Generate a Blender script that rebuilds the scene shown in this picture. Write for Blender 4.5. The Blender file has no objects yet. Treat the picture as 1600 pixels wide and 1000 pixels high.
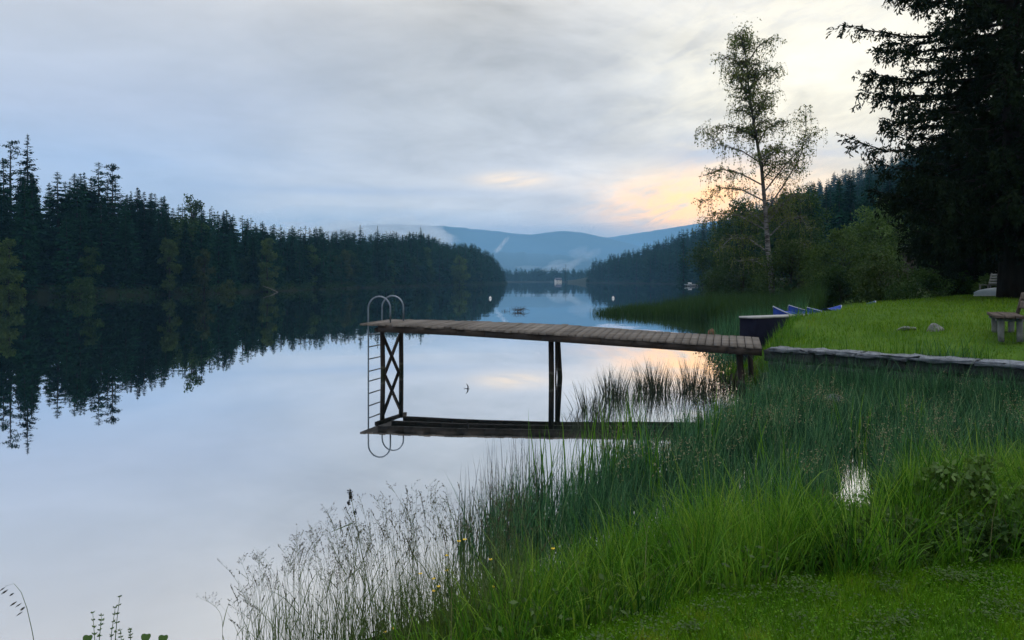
import bpy, bmesh, math
import numpy as np
from math import radians, sin, cos, pi, atan2, sqrt

rng = np.random.default_rng(11)
S = bpy.context.scene
COL = S.collection
F, CX, HY, CAMZ = 1180.0, 800.0, 438.0, 2.4


def at(px, py, Y):
    return np.array([(px - CX) / F * Y, Y, CAMZ - (py - HY) / F * Y])


def smooth(a, b, x):
    t = np.clip((np.asarray(x, float) - a) / (b - a), 0, 1)
    return t * t * (3 - 2 * t)


# ------------------------------------------------------------------ render
S.render.engine = 'CYCLES'
cy = S.cycles
cy.use_denoising = True
try:
    cy.denoiser = 'OPENIMAGEDENOISE'
    cy.denoising_input_passes = 'RGB_ALBEDO_NORMAL'
except Exception:
    pass
cy.use_adaptive_sampling = True
cy.adaptive_threshold = 0.015
cy.max_bounces = 6
cy.diffuse_bounces = 2
cy.glossy_bounces = 3
cy.transmission_bounces = 3
cy.transparent_max_bounces = 8
cy.volume_bounces = 1
cy.caustics_reflective = False
cy.caustics_refractive = False
cy.sample_clamp_indirect = 4.0
S.view_settings.view_transform = 'Standard'
S.view_settings.look = 'None'
S.view_settings.exposure = 0.34
S.view_settings.gamma = 1.0
S.view_settings.use_curve_mapping = False

cam_d = bpy.data.cameras.new('camera')
cam = bpy.data.objects.new('camera', cam_d)
COL.objects.link(cam)
cam.location = (0, 0, CAMZ)
cam.rotation_euler = (radians(90), 0, 0)
cam_d.sensor_width = 36
cam_d.lens = F / 1600 * 36
cam_d.shift_y = -(500 - HY) / 1600
cam_d.clip_start = 0.05
cam_d.clip_end = 30000
S.camera = cam


# ------------------------------------------------------------------ node helpers
class NT:
    def __init__(self, nt):
        self.nt = nt
        nt.nodes.clear()

    def new(self, t, **kw):
        n = self.nt.nodes.new(t)
        for k, v in kw.items():
            setattr(n, k, v)
        return n

    def put(self, sock, v):
        if v is None:
            return
        if hasattr(v, 'is_output'):
            self.nt.links.new(v, sock)
        else:
            if isinstance(v, (tuple, list)) and len(v) == 3 and sock.type == 'RGBA':
                v = tuple(v) + (1,)
            sock.default_value = v

    def m(self, op, a, b=None, c=None, clamp=False):
        n = self.new('ShaderNodeMath', operation=op, use_clamp=clamp)
        self.put(n.inputs[0], a)
        if b is not None:
            self.put(n.inputs[1], b)
        if c is not None:
            self.put(n.inputs[2], c)
        return n.outputs[0]

    def vm(self, op, a, b=None):
        n = self.new('ShaderNodeVectorMath', operation=op)
        self.put(n.inputs[0], a)
        if b is not None:
            self.put(n.inputs[1], b)
        return n.outputs[0]

    def mixc(self, f, a, b, bt='MIX'):
        n = self.new('ShaderNodeMix', data_type='RGBA', blend_type=bt)
        self.put(n.inputs[0], f)
        self.put(n.inputs[6], a)
        self.put(n.inputs[7], b)
        return n.outputs[2]

    def ss(self, x, a, b, lo=0.0, hi=1.0):
        n = self.new('ShaderNodeMapRange', interpolation_type='SMOOTHSTEP')
        self.put(n.inputs[0], x)
        for i, v in zip((1, 2, 3, 4), (a, b, lo, hi)):
            n.inputs[i].default_value = v
        return n.outputs[0]

    def lin(self, x, a, b, lo=0.0, hi=1.0):
        n = self.new('ShaderNodeMapRange')
        self.put(n.inputs[0], x)
        for i, v in zip((1, 2, 3, 4), (a, b, lo, hi)):
            n.inputs[i].default_value = v
        return n.outputs[0]

    def ramp(self, x, stops):
        n = self.new('ShaderNodeValToRGB')
        el = n.color_ramp.elements
        while len(el) < len(stops):
            el.new(0.5)
        for e, (p, c) in zip(el, stops):
            e.position = p
            e.color = tuple(c) + (1,)
        self.put(n.inputs[0], x)
        return n.outputs[0]

    def noise(self, vec, scale=1.0, detail=4.0, rough=0.55, dist=0.0, col=False):
        n = self.new('ShaderNodeTexNoise')
        if vec is not None:
            self.put(n.inputs['Vector'], vec)
        n.inputs['Scale'].default_value = scale
        n.inputs['Detail'].default_value = detail
        n.inputs['Roughness'].default_value = rough
        n.inputs['Distortion'].default_value = dist
        return n.outputs[1 if col else 0]

    def comb(self, x, y, z):
        n = self.new('ShaderNodeCombineXYZ')
        for i, v in enumerate((x, y, z)):
            self.put(n.inputs[i], v)
        return n.outputs[0]

    def sep(self, v):
        n = self.new('ShaderNodeSeparateXYZ')
        self.put(n.inputs[0], v)
        return n.outputs

    def attr(self, name):
        n = self.new('ShaderNodeAttribute', attribute_name=name)
        return n.outputs['Fac']

    def coord(self, which='Object'):
        return self.new('ShaderNodeTexCoord').outputs[which]

    def bump(self, h, strength, dist=0.02):
        n = self.new('ShaderNodeBump')
        self.put(n.inputs['Height'], h)
        n.inputs['Strength'].default_value = strength
        n.inputs['Distance'].default_value = dist
        return n.outputs[0]

    def out(self, sh, vol=None):
        o = self.new('ShaderNodeOutputMaterial')
        if sh is not None:
            self.put(o.inputs[0], sh)
        if vol is not None:
            self.put(o.inputs[1], vol)

    def prin(self, col, rough=0.7, spec=0.3, metal=0.0, normal=None):
        n = self.new('ShaderNodeBsdfPrincipled')
        self.put(n.inputs['Base Color'], col)
        self.put(n.inputs['Roughness'], rough)
        n.inputs['Specular IOR Level'].default_value = spec
        n.inputs['Metallic'].default_value = metal
        if normal is not None:
            self.put(n.inputs['Normal'], normal)
        return n.outputs[0]


def mat(name):
    m = bpy.data.materials.new(name)
    m.use_nodes = True
    return m, NT(m.node_tree)


def foliage(name, cols, transl=0.3, spec=0.25, rough=0.55, var=0.25):
    """cols: list of colours picked by the per-leaf tint attribute"""
    m, t = mat(name)
    n = len(cols)
    stops = [(i / (n - 1), c) for i, c in enumerate(cols)]
    c = t.ramp(t.attr('tint'), stops)
    oi = t.new('ShaderNodeObjectInfo').outputs['Random']
    k = t.lin(oi, 0, 1, 1 - var, 1 + var)
    c = t.mixc(1.0, c, t.comb(k, k, k), 'MULTIPLY')
    p = t.prin(c, rough, spec)
    if transl > 0:
        tr = t.new('ShaderNodeBsdfTranslucent')
        t.put(tr.inputs[0], t.mixc(1.0, c, (1.1, 1.15, 0.7), 'MULTIPLY'))
        mx = t.new('ShaderNodeMixShader')
        mx.inputs[0].default_value = transl
        t.put(mx.inputs[1], p)
        t.put(mx.inputs[2], tr.outputs[0])
        p = mx.outputs[0]
    t.out(p)
    return m


def simple(name, c1, c2, scale=4.0, rough=0.75, spec=0.3, bump=0.3, stretch=(1, 1, 1), metal=0.0, bdist=0.01, tint=0.0):
    m, t = mat(name)
    v = t.vm('MULTIPLY', t.coord('Object'), stretch)
    n = t.noise(v, scale, 6, 0.6)
    c = t.mixc(t.ss(n, 0.3, 0.7), c1, c2)
    if tint:
        k = t.lin(t.attr('tint'), 0, 1, 1 - tint, 1 + tint)
        c = t.mixc(1.0, c, t.comb(k, k, k), 'MULTIPLY')
    n2 = t.noise(v, scale * 5, 5, 0.65)
    t.out(t.prin(c, t.lin(n2, 0, 1, rough - .15, min(1, rough + .15)), spec, metal, t.bump(n2, bump, bdist) if bump else None))
    return m


# ------------------------------------------------------------------ geometry accumulator
class Geo:
    def __init__(self):
        self.V, self.Q, self.T, self.tv = [], [], [], []
        self.qm, self.tm = [], []
        self.n = 0

    def add(self, V, Q=None, T=None, tint=0.5, m=0):
        V = np.asarray(V, float).reshape(-1, 3)
        self.V.append(V)
        self.tv.append(np.broadcast_to(np.asarray(tint, float), (len(V),)))
        if Q is not None and len(Q):
            Q = np.asarray(Q, int).reshape(-1, 4)
            self.Q.append(Q + self.n)
            self.qm.append(np.full(len(Q), m))
        if T is not None and len(T):
            T = np.asarray(T, int).reshape(-1, 3)
            self.T.append(T + self.n)
            self.tm.append(np.full(len(T), m))
        self.n += len(V)
        return self

    def arrays(self):
        V = np.concatenate(self.V)
        Q = np.concatenate(self.Q) if self.Q else np.zeros((0, 4), int)
        T = np.concatenate(self.T) if self.T else np.zeros((0, 3), int)
        tv = np.concatenate(self.tv)
        qm = np.concatenate(self.qm) if self.qm else np.zeros(0, int)
        tm = np.concatenate(self.tm) if self.tm else np.zeros(0, int)
        return V, Q, T, tv, qm, tm

    def mesh(self, name, mats, smooth_=False):
        V, Q, T, tv, qm, tm = self.arrays()
        me = bpy.data.meshes.new(name)
        me.vertices.add(len(V))
        me.vertices.foreach_set('co', V.astype(np.float32).ravel())
        loops = np.concatenate([Q.ravel(), T.ravel()]).astype(np.int32)
        me.loops.add(len(loops))
        me.loops.foreach_set('vertex_index', loops)
        nq, nt = len(Q), len(T)
        me.polygons.add(nq + nt)
        starts = np.concatenate([np.arange(nq) * 4, nq * 4 + np.arange(nt) * 3]).astype(np.int32)
        me.polygons.foreach_set('loop_start', starts)
        me.polygons.foreach_set('material_index', np.concatenate([qm, tm]).astype(np.int32))
        if smooth_:
            me.polygons.foreach_set('use_smooth', np.ones(nq + nt, bool))
        a = me.attributes.new('tint', 'FLOAT', 'POINT')
        a.data.foreach_set('value', tv.astype(np.float32))
        for m_ in (mats if isinstance(mats, (list, tuple)) else [mats]):
            me.materials.append(m_)
        me.update(calc_edges=True)
        return me

    def build(self, name, mats, parent=None, smooth_=False):
        me = self.mesh(name, mats, smooth_)
        o = bpy.data.objects.new(name, me)
        COL.objects.link(o)
        o.parent = parent
        return o


def tag(o, label=None, cat=None, group=None, kind=None):
    if label:
        o['label'] = label
    if cat:
        o['category'] = cat
    if group:
        o['group'] = group
    if kind:
        o['kind'] = kind
    return o


def empty(name, loc, label, cat, group=None, rz=0.0):
    o = bpy.data.objects.new(name, None)
    o.empty_display_size = 0.2
    COL.objects.link(o)
    o.location = loc
    o.rotation_euler = (0, 0, rz)
    return tag(o, label, cat, group)


def copy_tree(o, parent=None):
    c = o.copy()
    COL.objects.link(c)
    c.parent = parent
    for ch in list(o.children):
        copy_tree(ch, c)
    return c


def unit(v):
    v = np.asarray(v, float)
    return v / np.maximum(np.linalg.norm(v, axis=-1, keepdims=True), 1e-9)


def rand_unit(n):
    return unit(rng.normal(size=(n, 3)))


def box(g, c, ax, ay, az, tint=0.5, m=0):
    """box centred at c with half-axis vectors"""
    c, ax, ay, az = map(lambda v: np.asarray(v, float), (c, ax, ay, az))
    V = [c + sx * ax + sy * ay + sz * az for sz in (-1, 1) for sx, sy in ((-1, -1), (1, -1), (1, 1), (-1, 1))]
    Q = [(3, 2, 1, 0), (4, 5, 6, 7), (0, 1, 5, 4), (1, 2, 6, 5), (2, 3, 7, 6), (3, 0, 4, 7)]
    return g.add(V, Q, tint=tint, m=m)


def beam(g, a, b, w, h, up=(0, 0, 1), tint=0.5, m=0):
    a, b = np.asarray(a, float), np.asarray(b, float)
    d = unit(b - a)
    s = unit(np.cross(d, up))
    u = np.cross(s, d)
    return box(g, (a + b) / 2, (b - a) / 2, s * w / 2, u * h / 2, tint, m)


def tube(g, P, R, sides=6, tint=0.5, m=0, cap=True):
    P = np.asarray(P, float)
    n = len(P)
    R = np.broadcast_to(np.asarray(R, float), (n,))
    D = np.gradient(P, axis=0)
    D = unit(D)
    ref = np.where(np.abs(D[:, 2:3]) > 0.9, [[1.0, 0, 0]], [[0, 0, 1.0]])
    ref = np.broadcast_to(ref[0], D.shape)
    A = unit(np.cross(D, ref))
    B = np.cross(D, A)
    th = np.linspace(0, 2 * pi, sides, endpoint=False)
    V = P[:, None] + R[:, None, None] * (A[:, None] * np.cos(th)[None, :, None] + B[:, None] * np.sin(th)[None, :, None])
    V = V.reshape(-1, 3)
    i = np.arange(n - 1)[:, None] * sides
    j = np.arange(sides)[None]
    k = (j + 1) % sides
    Q = np.stack([i + j, i + k, i + sides + k, i + sides + j], -1).reshape(-1, 4)
    T = []
    if cap:
        V = np.concatenate([V, P[:1], P[-1:]])
        b0, b1 = n * sides, n * sides + 1
        T = [(b0, (q + 1) % sides, q) for q in range(sides)] + [(b1, (n - 1) * sides + q, (n - 1) * sides + (q + 1) % sides) for q in range(sides)]
    return g.add(V, Q, T, tint=tint, m=m)


def rhombs(g, P, U, Vv, L, W, tint, m=0, mid=0.5):
    """leaf shaped quads: root P, axis U, side Vv"""
    n = len(P)
    L = np.broadcast_to(np.asarray(L, float), (n,))[:, None]
    W = np.broadcast_to(np.asarray(W, float), (n,))[:, None]
    V = np.stack([P, P + U * L * mid + Vv * W / 2, P + U * L, P + U * L * mid - Vv * W / 2], 1).reshape(-1, 3)
    Q = np.arange(n * 4).reshape(-1, 4)
    return g.add(V, Q, tint=np.repeat(np.broadcast_to(tint, (n,)), 4), m=m)


def blades(g, P, h, w, lean, bend, seg=3, tint=0.5, m=0, az=None, taper=0.9):
    """grass blades as tapering bent ribbons. P roots (n,3)"""
    n = len(P)
    if n == 0:
        return g
    h = np.broadcast_to(np.asarray(h, float), (n,))
    w = np.broadcast_to(np.asarray(w, float), (n,))
    lean = np.broadcast_to(np.asarray(lean, float), (n,))
    bend = np.broadcast_to(np.asarray(bend, float), (n,))
    tint = np.broadcast_to(np.asarray(tint, float), (n,))
    if az is None:
        az = rng.uniform(0, 2 * pi, n)
    d = np.stack([np.cos(az), np.sin(az), np.zeros(n)], 1)
    fa = rng.uniform(0, pi, n)
    sd = np.stack([np.cos(fa), np.sin(fa), np.zeros(n)], 1)
    pts, cur = [], P.copy()
    ang = lean.copy()
    pts.append(cur.copy())
    for i in range(seg):
        step = (h / seg)[:, None]
        cur = cur + step * (d * np.sin(ang)[:, None] + np.array([[0, 0, 1.0]]) * np.cos(ang)[:, None])
        ang = ang + bend * (i + 1) * 2 / seg / (seg + 1) * 1.0
        pts.append(cur.copy())
    V = []
    for i in range(seg):
        ww = (w * (1 - taper * (i / seg) ** 1.6) / 2)[:, None]
        V += [pts[i] - sd * ww, pts[i] + sd * ww]
    V.append(pts[seg])
    V = np.stack(V, 1)
    k = 2 * seg + 1
    base = np.arange(n)[:, None] * k
    Q = []
    for i in range(seg - 1):
        Q.append(base + np.array([[2 * i, 2 * i + 1, 2 * i + 3, 2 * i + 2]]))
    T = base + np.array([[2 * seg - 2, 2 * seg - 1, 2 * seg]])
    Q = np.concatenate(Q) if Q else None
    g.add(V.reshape(-1, 3), Q, T, tint=np.repeat(tint, k), m=m)
    return g


# ------------------------------------------------------------------ terrain
RIGHT = np.array([(-60, -8), (-9, 1.0), (-3.2, 3.3), (-1.7, 4.35), (-.5, 5.15), (.5, 6.0), (2, 6.9), (4, 7.6), (6.6, 9.6), (8.9, 12.1),
                  (8.5, 12.85), (5.45, 15.9), (5.3, 17.2), (5.6, 19), (6.5, 20.7), (7.9, 22.4), (8.2, 24.4), (8.7, 27), (11.5, 34), (15, 42), (19.5, 52), (23, 66), (29, 95), (38, 130),
                  (56, 195), (80, 290), (100, 400), (104, 480), (92, 600), (72, 740), (58, 850), (75, 900), (400, 880), (5000, 900), (5000, -5000), (-60, -5000)], float)
LEFT = np.array([(-5000, 30), (-400, 45), (-180, 62), (-110, 84), (-71, 105), (-62, 117), (-54.5, 129), (-53, 150), (-51, 167), (-50, 200), (-48, 236), (-42, 290),
                 (-30, 354), (-18, 450), (-3, 560), (-6, 590), (-50, 640), (-300, 820), (-5000, 900)], float)
FAR = np.array([(-5000, 1000), (-400, 960), (-120, 985), (30, 1010), (140, 985), (400, 960), (5000, 1000), (5000, 9000), (-5000, 9000)], float)


def sdf(poly, x, y):
    """signed distance, positive inside"""
    x = np.asarray(x, float)
    y = np.asarray(y, float)
    d2 = np.full(x.shape, 1e18)
    ins = np.zeros(x.shape, bool)
    for (x0, y0), (x1, y1) in zip(poly, np.roll(poly, -1, 0)):
        ex, ey = x1 - x0, y1 - y0
        t = np.clip(((x - x0) * ex + (y - y0) * ey) / (ex * ex + ey * ey), 0, 1)
        d2 = np.minimum(d2, (x - x0 - t * ex) ** 2 + (y - y0 - t * ey) ** 2)
        if y0 != y1:
            c = ((y0 > y) != (y1 > y)) & (x < (x1 - x0) * (y - y0) / (y1 - y0) + x0)
            ins ^= c
    d = np.sqrt(d2)
    return np.where(ins, d, -d)


def wob(x, y, s):
    return (np.sin(x * 1.7 / s + 1.3) * np.cos(y * 1.3 / s + .4) + .6 * np.sin(x * 3.1 / s - y * 2.3 / s + 2) + .4 * np.cos(x * 5.3 / s + y * 4.1 / s)) / 2


def lawn_edge(x):
    return np.interp(x, [-3, -.5, .46, 1.6, 2.83, 4, 6, 9], [1.9, 3.1, 3.72, 4.05, 4.22, 4.55, 6.0, 9.5]) + .10 * wob(x, np.asarray(x) * .3, .5) + .05 * wob(x + 3, np.asarray(x) * .7, .13)


def H(x, y):
    x = np.asarray(x, float)
    y = np.asarray(y, float)
    dr = sdf(RIGHT, x, y)
    dl = sdf(LEFT, x, y)
    df = sdf(FAR, x, y)
    dw = np.maximum(0, (x + y - 21.4) * .707)
    nearw = np.exp(-(((x - 7) / 3.2) ** 2 + ((y - 14.6) / 2.6) ** 2) ** 2)
    stage = np.exp(-(((x - 7.4) / 2.5) ** 2 + ((y - 20.5) / 2.4) ** 2) ** 2)
    W = 2.3 + 3.5 * smooth(26, 60, y)
    W = W * (1 - .88 * np.clip(nearw, 0, 1)) * (1 - .4 * np.clip(stage, 0, 1)) * (1 - .45 * np.exp(-(((x - 9.3) / 2.0) ** 2 + ((y - 25.2) / 2.0) ** 2) ** 2))
    lawn = .8 + .12 * smooth(6, 12, y) * (x > 0) + .9 * (1 - np.exp(-dw / 5.5)) * smooth(9, 13, y)
    nl = (-3.8 * (x - 6.75) + 4.1 * (y - 19.7)) / 5.59
    lawn = lawn * (1 - .46 * smooth(-.1, 1.1, nl) * smooth(75, 48, y) * smooth(5.0, 6.5, x))
    lawn = lawn + .9 * smooth(32, 70, y)
    eg = y - lawn_edge(x)
    lawn = lawn - .17 * smooth(0, .16, eg) * smooth(1.3, .3, eg) * (y < 9)
    hr = lawn * smooth(-.12, 1, dr / W) - .25 * smooth(0, 3, -dr) - .6 * smooth(3, 20, -dr)
    hr = hr + .46 * np.clip(dr - 6, 0, 220) * smooth(150, 330, y) * smooth(0, 30, dr) * (1 - .6 * smooth(560, 860, y))
    hl = 1.0 * smooth(-.3, 3, dl) + .10 * np.clip(dl - 3, 0, 200)
    hf = 1.5 * smooth(0, 8, df)
    h = np.where(dr > -60, hr, -1.0)
    h = np.where(dl > 0, np.maximum(h, hl), h)
    h = np.where(df > 0, np.maximum(h, hf), h)
    rgh = .03 * wob(x, y, 1.1) + .05 * wob(x, y, 3.7)
    amp = np.clip(np.maximum(dr, dl) / 2.0, 0, 1) * (1 + .0 * x)
    return h + rgh * amp * .5


def ground_hit(px, py, y0=3.0, y1=120.0):
    ys = np.linspace(y0, y1, 4000)
    P = np.stack([(px - CX) / F * ys, ys, CAMZ - (py - HY) / F * ys], 1)
    below = P[:, 2] <= np.maximum(H(P[:, 0], P[:, 1]), 0)
    i = int(np.argmax(below)) if below.any() else len(ys) - 1
    return P[i]


def terrain():
    r = [0.0] + list(0.6 * 1.0155 ** np.arange(0, 620))
    r = np.array([q for q in r if q < 8200])
    a = np.concatenate([np.linspace(-48, 48, 330), np.linspace(48, 312, 90)[1:-1]])
    a = np.radians(a)
    R, A = np.meshgrid(r, a, indexing='ij')
    X, Y = R * np.sin(A), R * np.cos(A)
    Z = H(X, Y)
    nr, na = R.shape
    V = np.stack([X, Y, Z], -1).reshape(-1, 3)
    i = np.arange(nr - 1)[:, None] * na
    j = np.arange(na)[None]
    k = (j + 1) % na
    Q = np.stack([i + j, i + na + j, i + na + k, i + k], -1).reshape(-1, 4)
    dr = sdf(RIGHT, X, Y)
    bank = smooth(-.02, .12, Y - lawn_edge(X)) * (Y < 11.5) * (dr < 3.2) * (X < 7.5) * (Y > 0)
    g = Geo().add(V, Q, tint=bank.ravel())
    m, t = mat('ground')
    co = t.new('ShaderNodeNewGeometry').outputs['Position']
    z = t.sep(co)[2]
    n1 = t.noise(co, .9, 5)
    n2 = t.noise(co, 14, 6, .7)
    lawn = t.mixc(t.ss(n1, .35, .65), (.035, .085, .012), (.06, .12, .018))
    lawn = t.mixc(t.ss(n2, .45, .75), lawn, (.03, .05, .012))
    mud = t.mixc(n2, (.018, .016, .012), (.04, .034, .022))
    c = t.mixc(t.ss(t.m('ADD', z, t.m('MULTIPLY', t.m('SUBTRACT', n2, .5), .5)), .25, .6), mud, lawn)
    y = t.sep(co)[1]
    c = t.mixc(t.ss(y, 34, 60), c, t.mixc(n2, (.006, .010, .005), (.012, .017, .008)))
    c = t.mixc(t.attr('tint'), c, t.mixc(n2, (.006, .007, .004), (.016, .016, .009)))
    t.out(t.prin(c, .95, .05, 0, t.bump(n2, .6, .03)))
    tag(g.build('ground', m, None, True), kind='structure')


terrain()


def water():
    m, t = mat('lake_water')
    co = t.new('ShaderNodeNewGeometry').outputs['Position']
    n = t.noise(t.vm('MULTIPLY', co, (.55, .9, 1)), .55, 3, .5)
    n2 = t.noise(t.vm('MULTIPLY', co, (.10, .16, 1)), 1.0, 2, .5)
    rp = t.ss(t.noise(t.vm('MULTIPLY', co, (.012, .035, 1)), 1.0, 3, .55), .38, .68, .25, 1.9)
    h = t.m('MULTIPLY', rp, t.m('ADD', t.m('MULTIPLY', n, .012), t.m('MULTIPLY', n2, .03)))
    b = t.new('ShaderNodeBump')
    t.put(b.inputs['Height'], h)
    b.inputs['Strength'].default_value = 1.0
    b.inputs['Distance'].default_value = .16
    gl = t.new('ShaderNodeBsdfGlossy')
    t.put(gl.inputs[0], (.95, .965, .985))
    gl.inputs['Roughness'].default_value = .012
    t.put(gl.inputs['Normal'], b.outputs[0])
    df = t.new('ShaderNodeBsdfDiffuse')
    t.put(df.inputs[0], (.010, .020, .020))
    lw = t.new('ShaderNodeLayerWeight')
    f = t.lin(lw.outputs['Facing'], .45, 1.0, .84, .96)
    mx = t.new('ShaderNodeMixShader')
    t.put(mx.inputs[0], f)
    t.put(mx.inputs[1], df.outputs[0])
    t.put(mx.inputs[2], gl.outputs[0])
    t.out(mx.outputs[0])
    g = Geo().add([(-1600, -60, 0), (1600, -60, 0), (1600, 1200, 0), (-1600, 1200, 0)], [(0, 1, 2, 3)])
    tag(g.build('water', m), kind='structure')


water()

# ------------------------------------------------------------------ far hills
m_hill, t = mat('wooded_hill')
co = t.new('ShaderNodeNewGeometry').outputs['Position']
n1 = t.noise(co, .006, 6, .6)
n2 = t.noise(co, .03, 4, .6)
c = t.mixc(t.ss(n1, .35, .65), (.016, .030, .032), (.030, .048, .050))
c = t.mixc(t.ss(n2, .5, .8), c, (.05, .065, .045))
t.out(t.prin(c, .95, .05))
m_snow = simple('old_snow', (.75, .78, .82), (.65, .7, .76), .01, .8, .2, 0)


def ridge(name, Y0, depth, prof, base=0.0, jag=0.0, seed=0):
    """solid hill whose crest follows the px profile at distance Y0 and slopes down to both sides"""
    r = np.random.default_rng(seed)
    px = np.array([p[0] for p in prof], float)
    py = np.array([p[1] for p in prof], float)
    xs = np.linspace(px[0], px[-1], 260)
    crest = (HY - np.interp(xs, px, py)) / F * Y0 + CAMZ
    k = np.exp(-np.linspace(-2, 2, 13) ** 2)
    k /= k.sum()
    crest = np.convolve(np.pad(crest, 6, 'edge'), k, 'valid')
    crest += jag * (np.sin(xs * .21) * .4 + np.sin(xs * .37 + 1) * .3 + np.sin(xs * .83) * .25 + r.normal(size=len(xs)) * .25)
    vs = np.linspace(-1, 1, 41)
    X0 = (xs - CX) / F * Y0
    Z = []
    V = []
    for v in vs:
        yy = Y0 + v * depth
        f = np.cos(v * pi / 2) ** 1.2
        sp = np.sin(X0 / depth * 9 + v * 3) * .06 * np.sin((v + 1) * pi) ** 2
        V.append(np.stack([X0, np.full_like(X0, yy), base + (crest - base) * np.clip(f + sp * (abs(v) > .1), 0, 1)], 1))
    V = np.concatenate(V)
    n, w = len(vs), len(xs)
    i = np.arange(n - 1)[:, None] * w
    j = np.arange(w - 1)[None]
    Q = np.stack([i + j, i + j + 1, i + w + j + 1, i + w + j], -1).reshape(-1, 4)
    return Geo().add(V, Q).build(name, m_hill, None, True)


MT_Y = 4200
o = ridge('hills', MT_Y, 1500, [(-900, 330), (-300, 345), (200, 400), (400, 386), (500, 368), (560, 358), (610, 353), (690, 354), (740, 360), (770, 361), (800, 366), (835, 371), (848, 364), (885, 362), (925, 371),
                                (980, 384), (1020, 395), (1080, 410), (1200, 430)], -2, 3, 1)
tag(o, kind='structure')
o = ridge('hills', 3000, 700, [(300, 425), (560, 415), (680, 404), (760, 397), (800, 394), (860, 398), (905, 402), (940, 412), (1000, 420), (1100, 432)], -2, 5, 2)
tag(o, kind='structure')
o = ridge('hills', 6200, 1200, [(700, 432), (860, 395), (930, 374), (1000, 364), (1085, 350), (1250, 330), (1600, 310), (2300, 330)], -2, 4, 3)
tag(o, kind='structure')
# old snow lying on the top of the mountain
for (pts, nm) in (([(858, 367.5), (866, 365.0), (872, 364.2), (868, 367.0), (860, 369)], 1), ([(884, 366.5), (889, 367.5), (892, 370), (887, 368.8)], 2)):
    P = np.array([at(px, py, MT_Y - 270) for px, py in pts])
    c0 = P.mean(0)
    front = P + np.array([0, -30, 0])
    back = P + np.array([0, 40, 2])
    n = len(P)
    V = np.concatenate([front, back])
    g = Geo()
    T = [(0, i, i + 1) for i in range(1, n - 1)] + [(n, n + i + 1, n + i) for i in range(1, n - 1)]
    Q = [(i, (i + 1) % n, n + (i + 1) % n, n + i) for i in range(n)]
    g.add(V, Q, T)
    o = g.build('snow_patch', m_snow)
    tag(o, kind='structure')

# ------------------------------------------------------------------ foliage materials
M_bark = simple('dark_bark', (.012, .010, .009), (.026, .022, .019), 6, .95, .1, .6, (1, 1, .25), bdist=.03)
M_spruce = foliage('spruce_needles', [(.002, .012, .008), (.005, .024, .013), (.010, .038, .017)], .10, .01, .85, .45)
M_spruce_near = foliage('spruce_needles_near', [(.005, .010, .005), (.008, .015, .007), (.011, .021, .008)], .1, .04, .8, .1)
M_birchleaf = foliage('birch_leaves', [(.055, .078, .014), (.09, .125, .022), (.13, .16, .03)], .55, .2, .55, .15)
M_leaf_dark = foliage('alder_leaves', [(.010, .030, .009), (.020, .048, .011), (.034, .068, .015)], .3, .1, .6, .2)
M_leaf_olive = foliage('olive_birch_leaves', [(.016, .030, .010), (.028, .046, .014), (.044, .064, .018)], .25, .08, .7, .2)
M_leaf_deep = foliage('deep_green_leaves', [(.008, .026, .010), (.014, .040, .014), (.024, .058, .018)], .25, .08, .7, .3)
M_leaf_mid = foliage('willow_leaves', [(.030, .065, .016), (.050, .100, .022), (.075, .130, .030)], .3, .2, .55, .2)
M_leaf_bright = foliage('fresh_leaves', [(.045, .10, .020), (.07, .15, .028), (.10, .19, .035)], .35, .2, .55, .15)
M_leaf_pale = foliage('pale_birch_leaves', [(.022, .046, .012), (.036, .068, .016), (.056, .090, .022)], .3, .1, .6, .2)


def bark_birch():
    m, t = mat('birch_bark')
    v = t.vm('MULTIPLY', t.coord('Object'), (2.5, 2.5, 9))
    n = t.noise(v, 1.0, 5, .65)
    c = t.mixc(t.ss(n, .42, .56), (.03, .028, .027), (.19, .19, .20))
    z = t.sep(t.coord('Object'))[2]
    c = t.mixc(t.ss(z, 4.0, 12.0), c, (.06, .05, .045))
    t.out(t.prin(c, .8, .2))
    return m


M_birchbark = bark_birch()


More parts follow.
